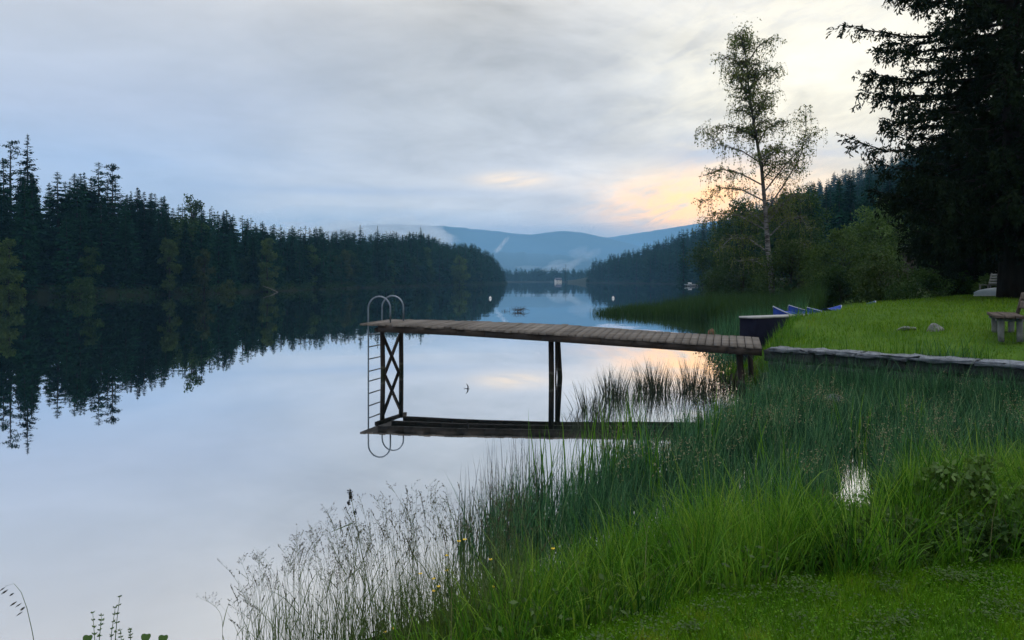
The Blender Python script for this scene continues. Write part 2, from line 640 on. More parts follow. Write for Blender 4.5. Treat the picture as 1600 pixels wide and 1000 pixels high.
# ------------------------------------------------------------------ trees
def spruce_geo(h, r, nb, ns, seed, droop=.32, low=.05, sz=1.0, m_tr=0, m_cr=1, crown_pow=.85, gap=0.0):
    g0 = np.random.default_rng(seed)
    g = Geo()
    tube(g, [(0, 0, -.4), (0, 0, h * .4), (0, 0, h * .97)], [.016 * h, .011 * h, .02], 6, .5, m_tr)
    t_ = low + (1 - low) * g0.uniform(0, 1, nb) ** .92
    # whorls
    t_ = np.round(t_ * 30) / 30 + g0.normal(0, .012, nb) if nb > 60 else t_
    t_ = np.clip(t_, low, .985)
    az = g0.uniform(0, 2 * pi, nb)
    lobes = 1 + .22 * np.sin(az * 2 + seed) + .15 * np.sin(az * 3 + t_ * 9 + seed)
    R = r * (1 - t_) ** crown_pow * lobes * g0.uniform(.6, 1.12, nb) + .05
    R *= np.clip(.55 + t_ * 4, 0, 1)
    d = np.stack([np.cos(az), np.sin(az), np.zeros(nb)], 1)
    P0 = np.stack([np.zeros(nb), np.zeros(nb), t_ * h], 1)
    up = np.array([0, 0, 1.0])
    Ps, Us, Vs, Ls, Ws, Ts = [], [], [], [], [], []
    for k in range(ns):
        u = (k + .6) / ns
        p = P0 + d * (R * u)[:, None] + up * (R * (-droop * u * 1.7 + droop * .9 * u ** 3 + (.35 * t_)) * u)[:, None]
        side = (1 if k % 2 else -1) * g0.uniform(.3, 1.0, nb)
        sd = np.stack([-d[:, 1], d[:, 0], np.zeros(nb)], 1)
        U = unit(d * (.8 if k < ns - 1 else 1.4) + sd * side[:, None] - up * g0.uniform(.15, .75, nb)[:, None] * (1 if k < ns - 1 else .2))
        Vv = unit(np.cross(U, g0.normal(size=(nb, 3)) * .6 + up))
        L = (.34 + .42 * (1 - u) * 1.0) * np.clip(R / r * 1.7, .16, 1.1) * r * .46 * sz * g0.uniform(.7, 1.3, nb)
        Ps.append(p)
        Us.append(U)
        Vs.append(Vv)
        Ls.append(L)
        Ws.append(L * g0.uniform(.36, .62, nb))
        Ts.append(np.clip(.5 + g0.normal(0, .22, nb) + .15 * (u - .5), 0, 1))
    rhombs(g, np.concatenate(Ps), np.concatenate(Us), np.concatenate(Vs), np.concatenate(Ls), np.concatenate(Ws), np.concatenate(Ts), m_cr)
    # leader
    rhombs(g, np.array([[0, 0, h * .95]] * 2), np.array([[0, 0, 1.0]] * 2), np.array([[1.0, 0, 0], [0, 1.0, 0]]), h * .05, .13, .5, m_cr)
    return g


def leaf_cloud(g, clumps, n, size, seed, shell=.5, m=0, elong=1.6, down=0.0, tshift=0.0, tvar=.2):
    r = np.random.default_rng(seed)
    C = np.array(clumps, float)
    w = (C[:, 3] * C[:, 4] * C[:, 5]) ** (2 / 3)
    idx = r.choice(len(C), n, p=w / w.sum())
    dirs = unit(r.normal(size=(n, 3)))
    rad = (shell + (1 - shell) * r.uniform(0, 1, n)) * r.uniform(.75, 1.12, n)
    P = C[idx, :3] + dirs * rad[:, None] * C[idx, 3:6]
    U = unit(r.normal(size=(n, 3)) + dirs * .4 - np.array([0, 0, down]))
    Vv = unit(np.cross(U, r.normal(size=(n, 3)) + .5 * dirs))
    L = size * r.uniform(.6, 1.4, n)
    ct = r.uniform(-.2, .2, len(C))
    rhombs(g, P, U, Vv, L, L / elong, np.clip(.5 + ct[idx] + r.normal(0, tvar, n) + tshift, 0, 1), m)
    return P


def crown_clumps(h, r, n, seed, z0=.3, flat=.8, top=.95, shape='round'):
    q = np.random.default_rng(seed)
    out = []
    for i in range(n):
        t = q.uniform(0, 1)
        z = h * (z0 + (top - z0) * t)
        prof = {'round': sqrt(max(.05, 1 - (2 * t - .9) ** 2)), 'cone': 1 - .8 * t, 'column': .55 + .45 * sin(pi * min(1, t * 1.1))}[shape]
        a = q.uniform(0, 2 * pi)
        rr = r * prof * sqrt(q.uniform(.05, 1)) * .75
        s = r * q.uniform(.22, .42) * (.6 + .4 * prof)
        out.append((cos(a) * rr, sin(a) * rr, z, s, s, s * flat))
    return out


def broadleaf_geo(h, r, seed, nclump=34, nleaf=5000, leaf=.22, z0=.22, shape='round', m_tr=0, m_cr=1, down=.2, trunk_r=None, shell=.35):
    g = Geo()
    q = np.random.default_rng(seed)
    cl = crown_clumps(h, r, nclump, seed, z0, .8, .93, shape)
    tr = trunk_r or h * .014
    P = [(0, 0, -.4), (q.normal(0, .1), q.normal(0, .1), h * .3), (q.normal(0, .2), q.normal(0, .2), h * .8)]
    tube(g, P, [tr, tr * .75, tr * .2], 7, .5, m_tr)
    for c_ in cl[::2]:
        z_s = max(h * .12, c_[2] - h * .22)
        b = np.array([P[1][0] * .6, P[1][1] * .6, z_s])
        e = np.array(c_[:3])
        tube(g, [b, (b + e) / 2 + np.array([0, 0, h * .02]), e], [tr * .35, tr * .22, tr * .07], 5, .5, m_tr, False)
    leaf_cloud(g, cl, nleaf, leaf, seed + 1, shell, m_cr, down=down)
    return g


def split_tree(name, g, mats, loc, label, cat='tree', group=None, rz=0.0):
    """turn a Geo with material 0 = trunk and 1 = crown into a thing with the two parts"""
    e = empty(name, loc, label, cat, group, rz)
    V, Q, T, tv, qm, tm = g.arrays()
    for mi, nm in ((0, 'trunk'), (1, 'crown')):
        q_, t_ = Q[qm == mi], T[tm == mi]
        used = np.unique(np.concatenate([q_.ravel(), t_.ravel()]))
        mp = np.zeros(len(V), int)
        mp[used] = np.arange(len(used))
        gg = Geo()
        gg.add(V[used], mp[q_] if len(q_) else None, mp[t_] if len(t_) else None, tint=tv[used])
        gg.build(nm, mats[mi], e, mi == 0)
    return e


SKY_L = np.array([(-200, 220), (-60, 235), (0, 243), (60, 262), (100, 266), (150, 272), (190, 290), (215, 292), (250, 304), (300, 315), (340, 322), (400, 343), (440, 352), (500, 353), (560, 362), (600, 361), (660, 362), (700, 378), (740, 380), (770, 394),
                  (788, 415), (799, 432)], float)
SKY_R = np.array([(850, 424), (870, 416), (890, 398), (915, 391), (930, 390), (960, 386), (1000, 377), (1030, 370), (1050, 364), (1075, 352), (1100, 345), (1150, 325), (1200, 303), (1280, 276), (1340, 254), (1400, 235), (1700, 150)], float)

cands = []   # (x, y, z, h, side)
q = np.random.default_rng(5)


def along(poly, i0, i1, step):
    out = []
    for k in range(i0, i1):
        a, b = poly[k], poly[k + 1]
        L = np.linalg.norm(b - a)
        n = max(1, int(L / step))
        d = (b - a) / L
        nrm = np.array([-d[1], d[0]])
        for s in range(n):
            out.append((a + (b - a) * (s + q.uniform(0, 1)) / n, nrm))
    return out


for row, (off, step) in enumerate(((2.2, 4.6), (6.5, 4.2), (11.0, 4.2), (16, 4.6), (22, 5.0), (30, 6.0))):
    for p, nrm in along(LEFT, 2, 14, step):
        x, y = p + nrm * (off + q.uniform(-1.6, 1.6))
        if sdf(LEFT, np.array([x]), np.array([y]))[0] < 1.0 or y < 60:
            continue
        px = CX + F * x / y
        z = float(H(x, y))
        hm = (HY - np.interp(px, SKY_L[:, 0], SKY_L[:, 1])) / F * y + CAMZ - z
        k = (q.uniform(.55, .9), q.uniform(.72, .97), q.uniform(.84, 1.0), q.uniform(.88, 1.02), q.uniform(.9, 1.03), q.uniform(.9, 1.02))[row]
        h = max(3.5, hm * k)
        cands.append((x, y, z, min(h, 27), 'L', row))
for row, (off, step) in enumerate(((2.5, 5.0), (7.5, 5.0), (14, 6.0), (21, 6.5), (29, 7), (38, 8), (48, 8), (58, 9), (70, 10), (82, 10), (96, 11), (112, 12), (130, 13), (150, 14), (172, 15), (196, 16), (222, 17))):
    for p, nrm in along(RIGHT, 22, 29, step):
        x, y = p - nrm * 0 + np.array([nrm[0], nrm[1]]) * -(off + q.uniform(-2, 2))
        if sdf(RIGHT, np.array([x]), np.array([y]))[0] < 1.0 or y < 135:
            continue
        px = CX + F * x / y
        if px > 1560:
            continue
        z = float(H(x, y))
        hm = (HY - np.interp(px, SKY_R[:, 0], SKY_R[:, 1])) / F * y + CAMZ - z
        h = q.uniform(13, 23)
        if h > hm:
            h = max(hm, 9) * q.uniform(.85, 1.02)
        cands.append((x, y, z, h, 'R', row))

# left edge out of the frame is not needed
cands = [c_ for c_ in cands if CX + F * c_[0] / c_[1] > -110]
protos = [spruce_geo(18, 3.0 + .3 * (i % 3), 420, 7, 40 + i, .30 + .05 * (i % 2), .03, 1.0, crown_pow=.66 + .08 * (i % 3)).mesh('spruce_tree', [M_bark, M_spruce]) for i in range(6)]
lows = [spruce_geo(18, 3.3, 130, 5, 80 + i, .3, .04, 1.4, crown_pow=.7) for i in range(4)]
low_arr = [g_.arrays() for g_ in lows]

score = [c_[3] / c_[1] * (1.0 if c_[5] <= 2 else .55) for c_ in cands]
order = np.argsort(score)[::-1]
N_IND = 270
far_g = Geo()
for rank, i in enumerate(order):
    x, y, z, h, side, row = cands[i]
    if rank < N_IND:
        o = bpy.data.objects.new('spruce_tree', protos[int(q.integers(len(protos)))])
        COL.objects.link(o)
        s = h / 18
        o.scale = (s * q.uniform(.9, 1.35),) * 2 + (s,)
        if h < 9:
            o.scale = (s * 1.3, s * 1.3, s)
        o.rotation_euler = (q.normal(0, .015), q.normal(0, .015), q.uniform(0, 6.28))
        o.location = (x, y, z - .1)
        if side == 'L':
            tag(o, 'dark spruce standing in the dense forest along the left shore', 'tree', 'spruces of the left shore')
        else:
            tag(o, 'hazy blue-green spruce in the forest on the far right shore', 'tree', 'spruces of the right shore')
    else:
        V, Q, T, tv, qm, tm = low_arr[int(q.integers(4))]
        a = q.uniform(0, 6.28)
        s = h / 18
        sx = s * q.uniform(1.1, 1.6)
        ca, sa = cos(a) * sx, sin(a) * sx
        W = np.stack([V[:, 0] * ca - V[:, 1] * sa + x, V[:, 0] * sa + V[:, 1] * ca + y, V[:, 2] * s + z - .1], 1)
        tt = np.clip(tv + q.normal(0, .12), 0, 1)
        far_g.add(W, Q[qm == 1], None, tint=tt, m=1)
        # trunk faces share the same vertices
        far_g.Q.append(Q[qm == 0] + far_g.n - len(V))
        far_g.qm.append(np.zeros((qm == 0).sum(), int))
# woods on the far side of the lake and on the low ridge behind it
for k in range(420):
    y = q.uniform(1015, 1160)
    px = q.uniform(640, 930)
    x = (px - CX) / F * y
    h = q.uniform(12, 20)
    V, Q, T, tv, qm, tm = low_arr[int(q.integers(4))]
    s = h / 18
    W = np.stack([V[:, 0] * s * 1.5 + x, V[:, 1] * s * 1.5 + y, V[:, 2] * s + 1.2], 1)
    far_g.add(W, Q[qm == 1], None, tint=np.clip(tv + q.normal(0, .15), 0, 1), m=1)
o = far_g.build('distant_forest', [M_bark, M_spruce])
tag(o, 'mass of distant spruces filling the wooded slopes behind the lake shores', 'forest', None, 'stuff')

# ---------- single trees of the left shore that stand out
def shore_tree(name, px, ytop, Y, g_fn, label, mats, seed, group=None, z=None):
    x = (px - CX) / F * Y
    z = float(H(x, Y)) if z is None else z
    h = (HY - ytop) / F * Y + CAMZ - z
    return split_tree(name, g_fn(h, seed), mats, (x, Y, z - .1), label, 'tree', group, rz=seed)


def pine_geo(h, seed, r=None):
    """pine with a bare trunk and flat separated tiers of needles near the top"""
    q_ = np.random.default_rng(seed)
    g = Geo()
    r = r or h * .13
    tube(g, [(0, 0, -.4), (.1, 0, h * .5), (0, .1, h * .97)], [.014 * h, .01 * h, .03], 6, .5, 0)
    cl = []
    for k in range(30):
        t_ = q_.uniform(.42, 1.0)
        a = q_.uniform(0, 6.28)
        rr = r * (1.15 - t_) / .6 * q_.uniform(.3, 1.0)
        e = np.array([cos(a) * rr, sin(a) * rr, h * t_ + q_.uniform(0, .3)])
        tube(g, [(0, 0, h * t_ - .4), e * [.6, .6, 1] - [0, 0, .1], e], [.06, .04, .02], 4, .5, 0, False)
        cl.append((e[0], e[1], e[2], r * .28, r * .28, .22))
    cl.append((0, 0, h * .97, .5, .5, .4))
    leaf_cloud(g, cl, 1500, .34, seed, .2, 1, 2.4)
    return g


bd = lambda hr, **kw: (lambda h, s: broadleaf_geo(h, h * hr, s, **kw))
MP = [M_bark, M_spruce]
shore_tree('pine_tree', 17, 219, 128, lambda h, s: pine_geo(h, s), 'thin pine with flat tiers above the forest, left of the tallest spruce', MP, 3)
shore_tree('spruce_tree', 43, 207, 131, lambda h, s: spruce_geo(h, h * .16, 210, 7, s, .3, .3, .9, crown_pow=.7), 'tallest open-crowned spruce rising above the forest at the far left', MP, 4)
shore_tree('spruce_tree', 154, 251, 131, lambda h, s: spruce_geo(h, h * .17, 210, 7, s, .2, .35, .9, crown_pow=.55), 'broad ragged spruce crown breaking the left skyline, left one of a close pair', MP, 5)
shore_tree('pine_tree', 175, 259, 133, lambda h, s: pine_geo(h, s, h * .15), 'ragged pine crown breaking the left skyline, right one of a close pair', MP, 6)
shore_tree('spruce_tree', 563, 350, 262, lambda h, s: spruce_geo(h, h * .15, 280, 7, s, .3, .1, crown_pow=.65), 'slim spruce tip above the left shore, tallest just right of the mountain mist', MP, 7)
shore_tree('spruce_tree', 590, 352, 275, lambda h, s: spruce_geo(h, h * .15, 240, 7, s, .3, .1, crown_pow=.65), 'thin sparse spruce tip above the left forest near the jetty ladder', MP, 8)
shore_tree('spruce_tree', 657, 354, 330, lambda h, s: spruce_geo(h, h * .15, 280, 7, s, .3, .1, crown_pow=.65), 'tall pointed spruce above the forest near the end of the left shore', MP, 9)
shore_tree('broadleaf_tree', 298, 296, 142, bd(.24, nclump=40, nleaf=4500, leaf=.42), 'round green broadleaf crown topping the left forest skyline', [M_bark, M_leaf_dark], 10)
shore_tree('birch_tree', 417, 368, 158.5, bd(.24, nclump=34, nleaf=4200, leaf=.36, z0=.12, shape='column'), 'pale olive birch at the waterline among dark spruces, brightest on the left shore', [M_bark, M_leaf_pale], 11)
shore_tree('birch_tree', 264, 362, 123.5, bd(.19, nclump=30, nleaf=2400, leaf=.36, z0=.18, shape='column'), 'thin olive birch in front of the dark spruces of the left shore', [M_bark, M_leaf_pale], 12)
shore_tree('birch_tree', 318, 384, 131.5, bd(.22, nclump=30, nleaf=1800, leaf=.34, z0=.1, shape='column'), 'small green birch leaning over the left waterline', [M_bark, M_leaf_olive], 13)
shore_tree('broadleaf_tree', 12, 368, 104.5, bd(.34, nclump=40, nleaf=5000, leaf=.34, z0=.06, shape='cone'), 'fresh green broadleaf tree at the left edge of the lake shore', [M_bark, M_leaf_pale], 14)
shore_tree('broadleaf_tree', 718, 397, 360, bd(.36, nclump=44, nleaf=3500, leaf=.7, z0=.1), 'rounded light green tree at the water near the end of the left shore', [M_bark, M_leaf_pale], 15)
shore_tree('broadleaf_tree', 665, 386, 333, bd(.25, nclump=34, nleaf=2500, leaf=.7, z0=.1, shape='column'), 'dark green broadleaf tree between spruces on the left point', [M_bark, M_leaf_dark], 16)
shore_tree('shrub', 126, 428, 110.5, bd(.6, nclump=24, nleaf=1500, leaf=.3, z0=.05), 'low dark shrub overhanging the left waterline', [M_bark, M_leaf_dark], 17)
shore_tree('shrub', 358, 436, 137, bd(.5, nclump=20, nleaf=1200, leaf=.3, z0=.05), 'small grey-green shrub at the left waterline', [M_bark, M_leaf_olive], 18)

# broadleaf trees mixed into the edge of the left forest
bl = []
for i, (mt, hr) in enumerate(((M_leaf_deep, .3), (M_leaf_dark, .24), (M_leaf_olive, .26))):
    g = broadleaf_geo(10, 10 * hr, 400 + i, 36, 3600, .36, .08, 'column' if i else 'round')
    bl.append(g.mesh('broadleaf_tree', [M_bark, mt]))
for (p, nrm) in along(LEFT, 4, 13, 13):
    x, y = p + nrm * q.uniform(.8, 3.5)
    o = bpy.data.objects.new('broadleaf_tree', bl[int(q.integers(3))])
    COL.objects.link(o)
    s = q.uniform(.5, 1.15)
    o.scale = (s * q.uniform(.9, 1.3), s * q.uniform(.9, 1.3), s)
    o.rotation_euler = (0, 0, q.uniform(0, 6.28))
    o.location = (x, y, float(H(x, y)) - .1)
    tag(o, 'dull green broadleaf tree at the foot of the dark spruces along the left shore', 'tree', 'broadleaf trees of the left shore')

# low growth at the foot of the left forest
g = Geo()
cl = []
for p, nrm in along(LEFT, 2, 14, 2.2):
    x, y = p + nrm * q.uniform(.1, 1.6)
    s = q.uniform(.6, 1.5)
    cl.append((x, y, float(H(x, y)) + s * .5, s * 1.3, s, s * q.uniform(.7, 1.3)))
leaf_cloud(g, cl, 26000, .34, 77, .3, 0)
tag(g.build('shore_undergrowth', M_leaf_deep), 'dark low undergrowth along the foot of the left forest', 'undergrowth', None, 'stuff')
g = Geo()
cl = []
for p, nrm in along(RIGHT, 20, 29, 2.6):
    x, y = p - nrm * q.uniform(.1, 1.6)
    s = q.uniform(.7, 1.9)
    cl.append((x, y, float(H(x, y)) + s * .5, s * 1.5, s, s * q.uniform(.7, 1.3)))
leaf_cloud(g, cl, 16000, .45, 78, .3, 0)
tag(g.build('shore_undergrowth', M_leaf_deep), 'low undergrowth along the far right shore', 'undergrowth', None, 'stuff')

# fallen pale trunk at the left shore
g = Geo()
a, b = at(411, 447, 155), at(434, 456.5, 152)
b[2] = .02
tube(g, [a, (a + b) / 2 + [0, 0, .1], b], [.04, .055, .07], 6)
o = g.build('fallen_trunk', simple('bleached_wood', (.10, .095, .085), (.17, .16, .145), 3, .9))
tag(o, 'bleached fallen trunk leaning into the lake below the pale birch', 'fallen trunk')
for nm, c_ in (('x', 0),):
    pass

# ---------- right shore, middle distance
shore_tree('broadleaf_tree', 1160, 306, 92, bd(.40, nclump=60, nleaf=11000, leaf=.26, z0=.08), 'dark spreading alder behind the birch, left half of the thicket', [M_bark, M_leaf_dark], 21)
shore_tree('broadleaf_tree', 1248, 280, 84, bd(.40, nclump=60, nleaf=11000, leaf=.25, z0=.08), 'dark green alder right behind the birch trunk', [M_bark, M_leaf_dark], 22)
shore_tree('broadleaf_tree', 1122, 355, 98, bd(.5, nclump=40, nleaf=6000, leaf=.26, z0=.05), 'olive shrubby tree at the left end of the thicket by the water', [M_bark, M_leaf_dark], 23)
shore_tree('broadleaf_tree', 1376, 303, 56, bd(.40, nclump=56, nleaf=12000, leaf=.17, z0=.2), 'lighter green round-crowned tree beside the big dark spruce', [M_bark, M_leaf_mid], 24)
shore_tree('broadleaf_tree', 1470, 330, 62, bd(.45, nclump=50, nleaf=9000, leaf=.2, z0=.12), 'dark broadleaf tree half hidden behind the hanging spruce boughs', [M_bark, M_leaf_dark], 25)
shore_tree('willow_shrub', 1315, 352, 52, bd(.55, nclump=50, nleaf=9000, leaf=.15, z0=.06), 'grey-green willow with visible limbs right of the birch', [M_bark, M_leaf_pale], 26)
shore_tree('shrub', 1238, 372, 57, bd(.6, nclump=60, nleaf=12000, leaf=.15, z0=.04), 'olive green shrub behind the birch trunk, low over the reeds', [M_bark, M_leaf_pale], 27)
shore_tree('shrub', 1160, 385, 62, bd(.6, nclump=56, nleaf=11000, leaf=.15, z0=.04), 'dark olive shrub left of the birch trunk at the waterline', [M_bark, M_leaf_dark], 28)
shore_tree('shrub', 1375, 392, 40, bd(.75, nclump=44, nleaf=7000, leaf=.12, z0=.04), 'olive shrub at the far edge of the lawn below the round tree', [M_bark, M_leaf_pale], 29)
shore_tree('shrub', 1310, 412, 43, bd(.8, nclump=40, nleaf=6500, leaf=.12, z0=.04), 'low green shrub beside the blue boats', [M_bark, M_leaf_dark], 30)
shore_tree('shrub', 1440, 418, 33, bd(.85, nclump=40, nleaf=6000, leaf=.09, z0=.04), 'green leafy shrub on the lawn edge under the spruce boughs', [M_bark, M_leaf_dark], 31)
shore_tree('shrub', 1505, 424, 35, bd(.9, nclump=36, nleaf=5000, leaf=.09, z0=.04), 'dark low shrub between the boat tip and the lawn edge', [M_bark, M_leaf_dark], 32)
shore_tree('shrub', 1542, 421, 33, bd(.5, nclump=24, nleaf=2500, leaf=.10, z0=.1), 'yellowish green sapling beside the dark spruce trunk', [M_bark, M_leaf_mid], 33)
shore_tree('spruce_tree', 1098, 346, 262, lambda h, s: spruce_geo(h, h * .15, 330, 7, s, .3, .05), 'tall dark spruce left of the birch at the corner of the right shore', MP, 34)
shore_tree('spruce_tree', 1068, 357, 300, lambda h, s: spruce_geo(h, h * .14, 330, 7, s, .3, .05), 'dark pointed spruce above the white moored boat', MP, 35)
shore_tree('spruce_tree', 884, 411, 800, lambda h, s: spruce_geo(h, h * .16, 160, 6, s, .3, .05), 'small hazy spruce standing alone before the far valley mist', MP, 36)


# ---------- the birch
def birch():
    Y = 58.0
    bx, by = (1207 - CX) / F * Y, Y
    bz = float(H(bx, by))
    q_ = np.random.default_rng(9)
    e = empty('birch_tree', (bx, by, bz), 'tall slender birch with pale trunk and thin see-through crown on the right bank', 'tree')

    def L(px, py, dy=0.0):
        p = at(px, py, Y)
        return np.array([p[0] - bx, dy, p[2] - bz])
    tr = [np.array([0, 0, -.3]), L(1205, 430), L(1200, 390), L(1197, 340), L(1190, 262), L(1178, 195), L(1170, 140), L(1166, 95), L(1160, 42)]
    tg = Geo()
    tube(tg, tr, [.25, .21, .19, .16, .125, .09, .065, .045, .012], 9)
    limbs = [
        [(1196, 330), (1230, 285), (1258, 240), (1268, 200), (1270, 158)],
        [(1194, 300), (1222, 262), (1245, 236), (1275, 205)],
        [(1189, 255), (1160, 235), (1125, 225), (1098, 198)],
        [(1193, 290), (1160, 270), (1130, 262), (1105, 272)],
        [(1184, 225), (1200, 200), (1222, 188), (1240, 192)],
        [(1196, 315), (1165, 295), (1135, 290), (1102, 318)],
        [(1182, 215), (1160, 198), (1142, 192), (1130, 205)],
        [(1178, 190), (1195, 165), (1208, 140), (1220, 135)],
        [(1174, 165), (1155, 140), (1140, 125), (1128, 125)],
        [(1171, 140), (1190, 118), (1204, 108), (1210, 120)],
        [(1169, 120), (1150, 95), (1136, 88), (1127, 95)],
        [(1167, 100), (1178, 78), (1188, 75)],
        [(1165, 85), (1150, 68), (1142, 66)],
        [(1198, 350), (1225, 320), (1250, 300), (1262, 310)],
        [(1198, 360), (1160, 335), (1130, 330), (1112, 345)],
        [(1192, 280), (1215, 258), (1240, 250), (1262, 268)],
        [(1202, 400), (1228, 380), (1250, 380), (1265, 400)],
        [(1201, 395), (1172, 372), (1145, 372), (1122, 395)],
        [(1199, 372), (1225, 345), (1246, 340), (1258, 362)],
        [(1203, 420), (1180, 405), (1160, 408)],
        [(1203, 415), (1222, 402), (1240, 412)],
    ]
    paths = []
    for i, lm in enumerate(limbs):
        dmax = q_.uniform(-2.3, 2.3) * (1 if i > 4 else .8)
        n = len(lm)
        P = np.array([L(px, py, dmax * (k / (n - 1)) ** .8) for k, (px, py) in enumerate(lm)])
        paths.append(P)
    # limbs towards and away from the viewer give the crown its depth
    for k in range(26):
        t_ = q_.uniform(.26, .97)
        zt = t_ * (tr[-1][2])
        i = np.interp(zt, [p[2] for p in tr], range(len(tr)))
        p0 = np.array([np.interp(zt, [p[2] for p in tr], [p[a_] for p in tr]) for a_ in range(3)])
        prof = np.interp(t_, [.28, .45, .6, .75, .9, 1], [4.0, 4.2, 3.0, 2.1, 1.5, .4])
        a = (pi / 2 if q_.random() < .5 else -pi / 2) + q_.normal(0, .9)
        R = prof * q_.uniform(.45, 1.0) * (1 - .45 * abs(cos(a)))
        d = np.array([cos(a), sin(a), 0])
        paths.append(np.array([p0, p0 + d * R * .4 + [0, 0, R * .35], p0 + d * R * .8 + [0, 0, R * .5], p0 + d * R + [0, 0, R * .35]]))
    LP, LU, LV, LL = [], [], [], []
    for P in paths:
        n = 10
        s = np.linspace(0, len(P) - 1, n)
        PP = np.stack([np.interp(s, range(len(P)), P[:, a_]) for a_ in range(3)], 1)
        tube(tg, PP, np.linspace(.065, .012, n), 5, cap=False)
        ln = np.linalg.norm(np.diff(P, axis=0), axis=1).sum()
        nt = int(20 + ln * 8)
        for k in range(nt):
            u = q_.uniform(.10, 1.0) ** .85 * (n - 1)
            p = np.array([np.interp(u, range(n), PP[:, a_]) for a_ in range(3)])
            a = q_.uniform(0, 6.28)
            d = np.array([cos(a), sin(a), q_.uniform(.0, .7)])
            l1 = q_.uniform(.3, 1.0)
            hang = q_.uniform(.3, 1.5)
            Tw = np.array([p, p + d * l1 * .6, p + d * l1 + [0, 0, -.1], p + d * l1 * 1.15 + [0, 0, -.1 - hang * .5], p + d * l1 * 1.2 + [0, 0, -.1 - hang]])
            tube(tg, Tw, [.012, .010, .008, .006, .005], 3, cap=False)
            nl = int(q_.uniform(7, 15))
            uu = q_.uniform(.8, 4, nl)
            lp = np.stack([np.interp(uu, range(5), Tw[:, a_]) for a_ in range(3)], 1) + q_.normal(0, .07, (nl, 3))
            LP.append(lp)
    LP = np.concatenate(LP)
    # top tuft
    top = tr[-1]
    LP = np.concatenate([LP, top + q_.normal(0, 1, (260, 3)) * [.45, .45, .6] + [0, 0, -.7]])
    n = len(LP)
    U = unit(q_.normal(size=(n, 3)) * .8 - [0, 0, .8])
    Vv = unit(np.cross(U, q_.normal(size=(n, 3))))
    cg = Geo()
    LL = q_.uniform(.09, .18, n)
    rhombs(cg, LP, U, Vv, LL, LL * .7, np.clip(q_.normal(.5, .25, n), 0, 1))
    tg.build('trunk', M_birchbark, e, True)
    cg.build('crown', M_birchleaf, e)


birch()


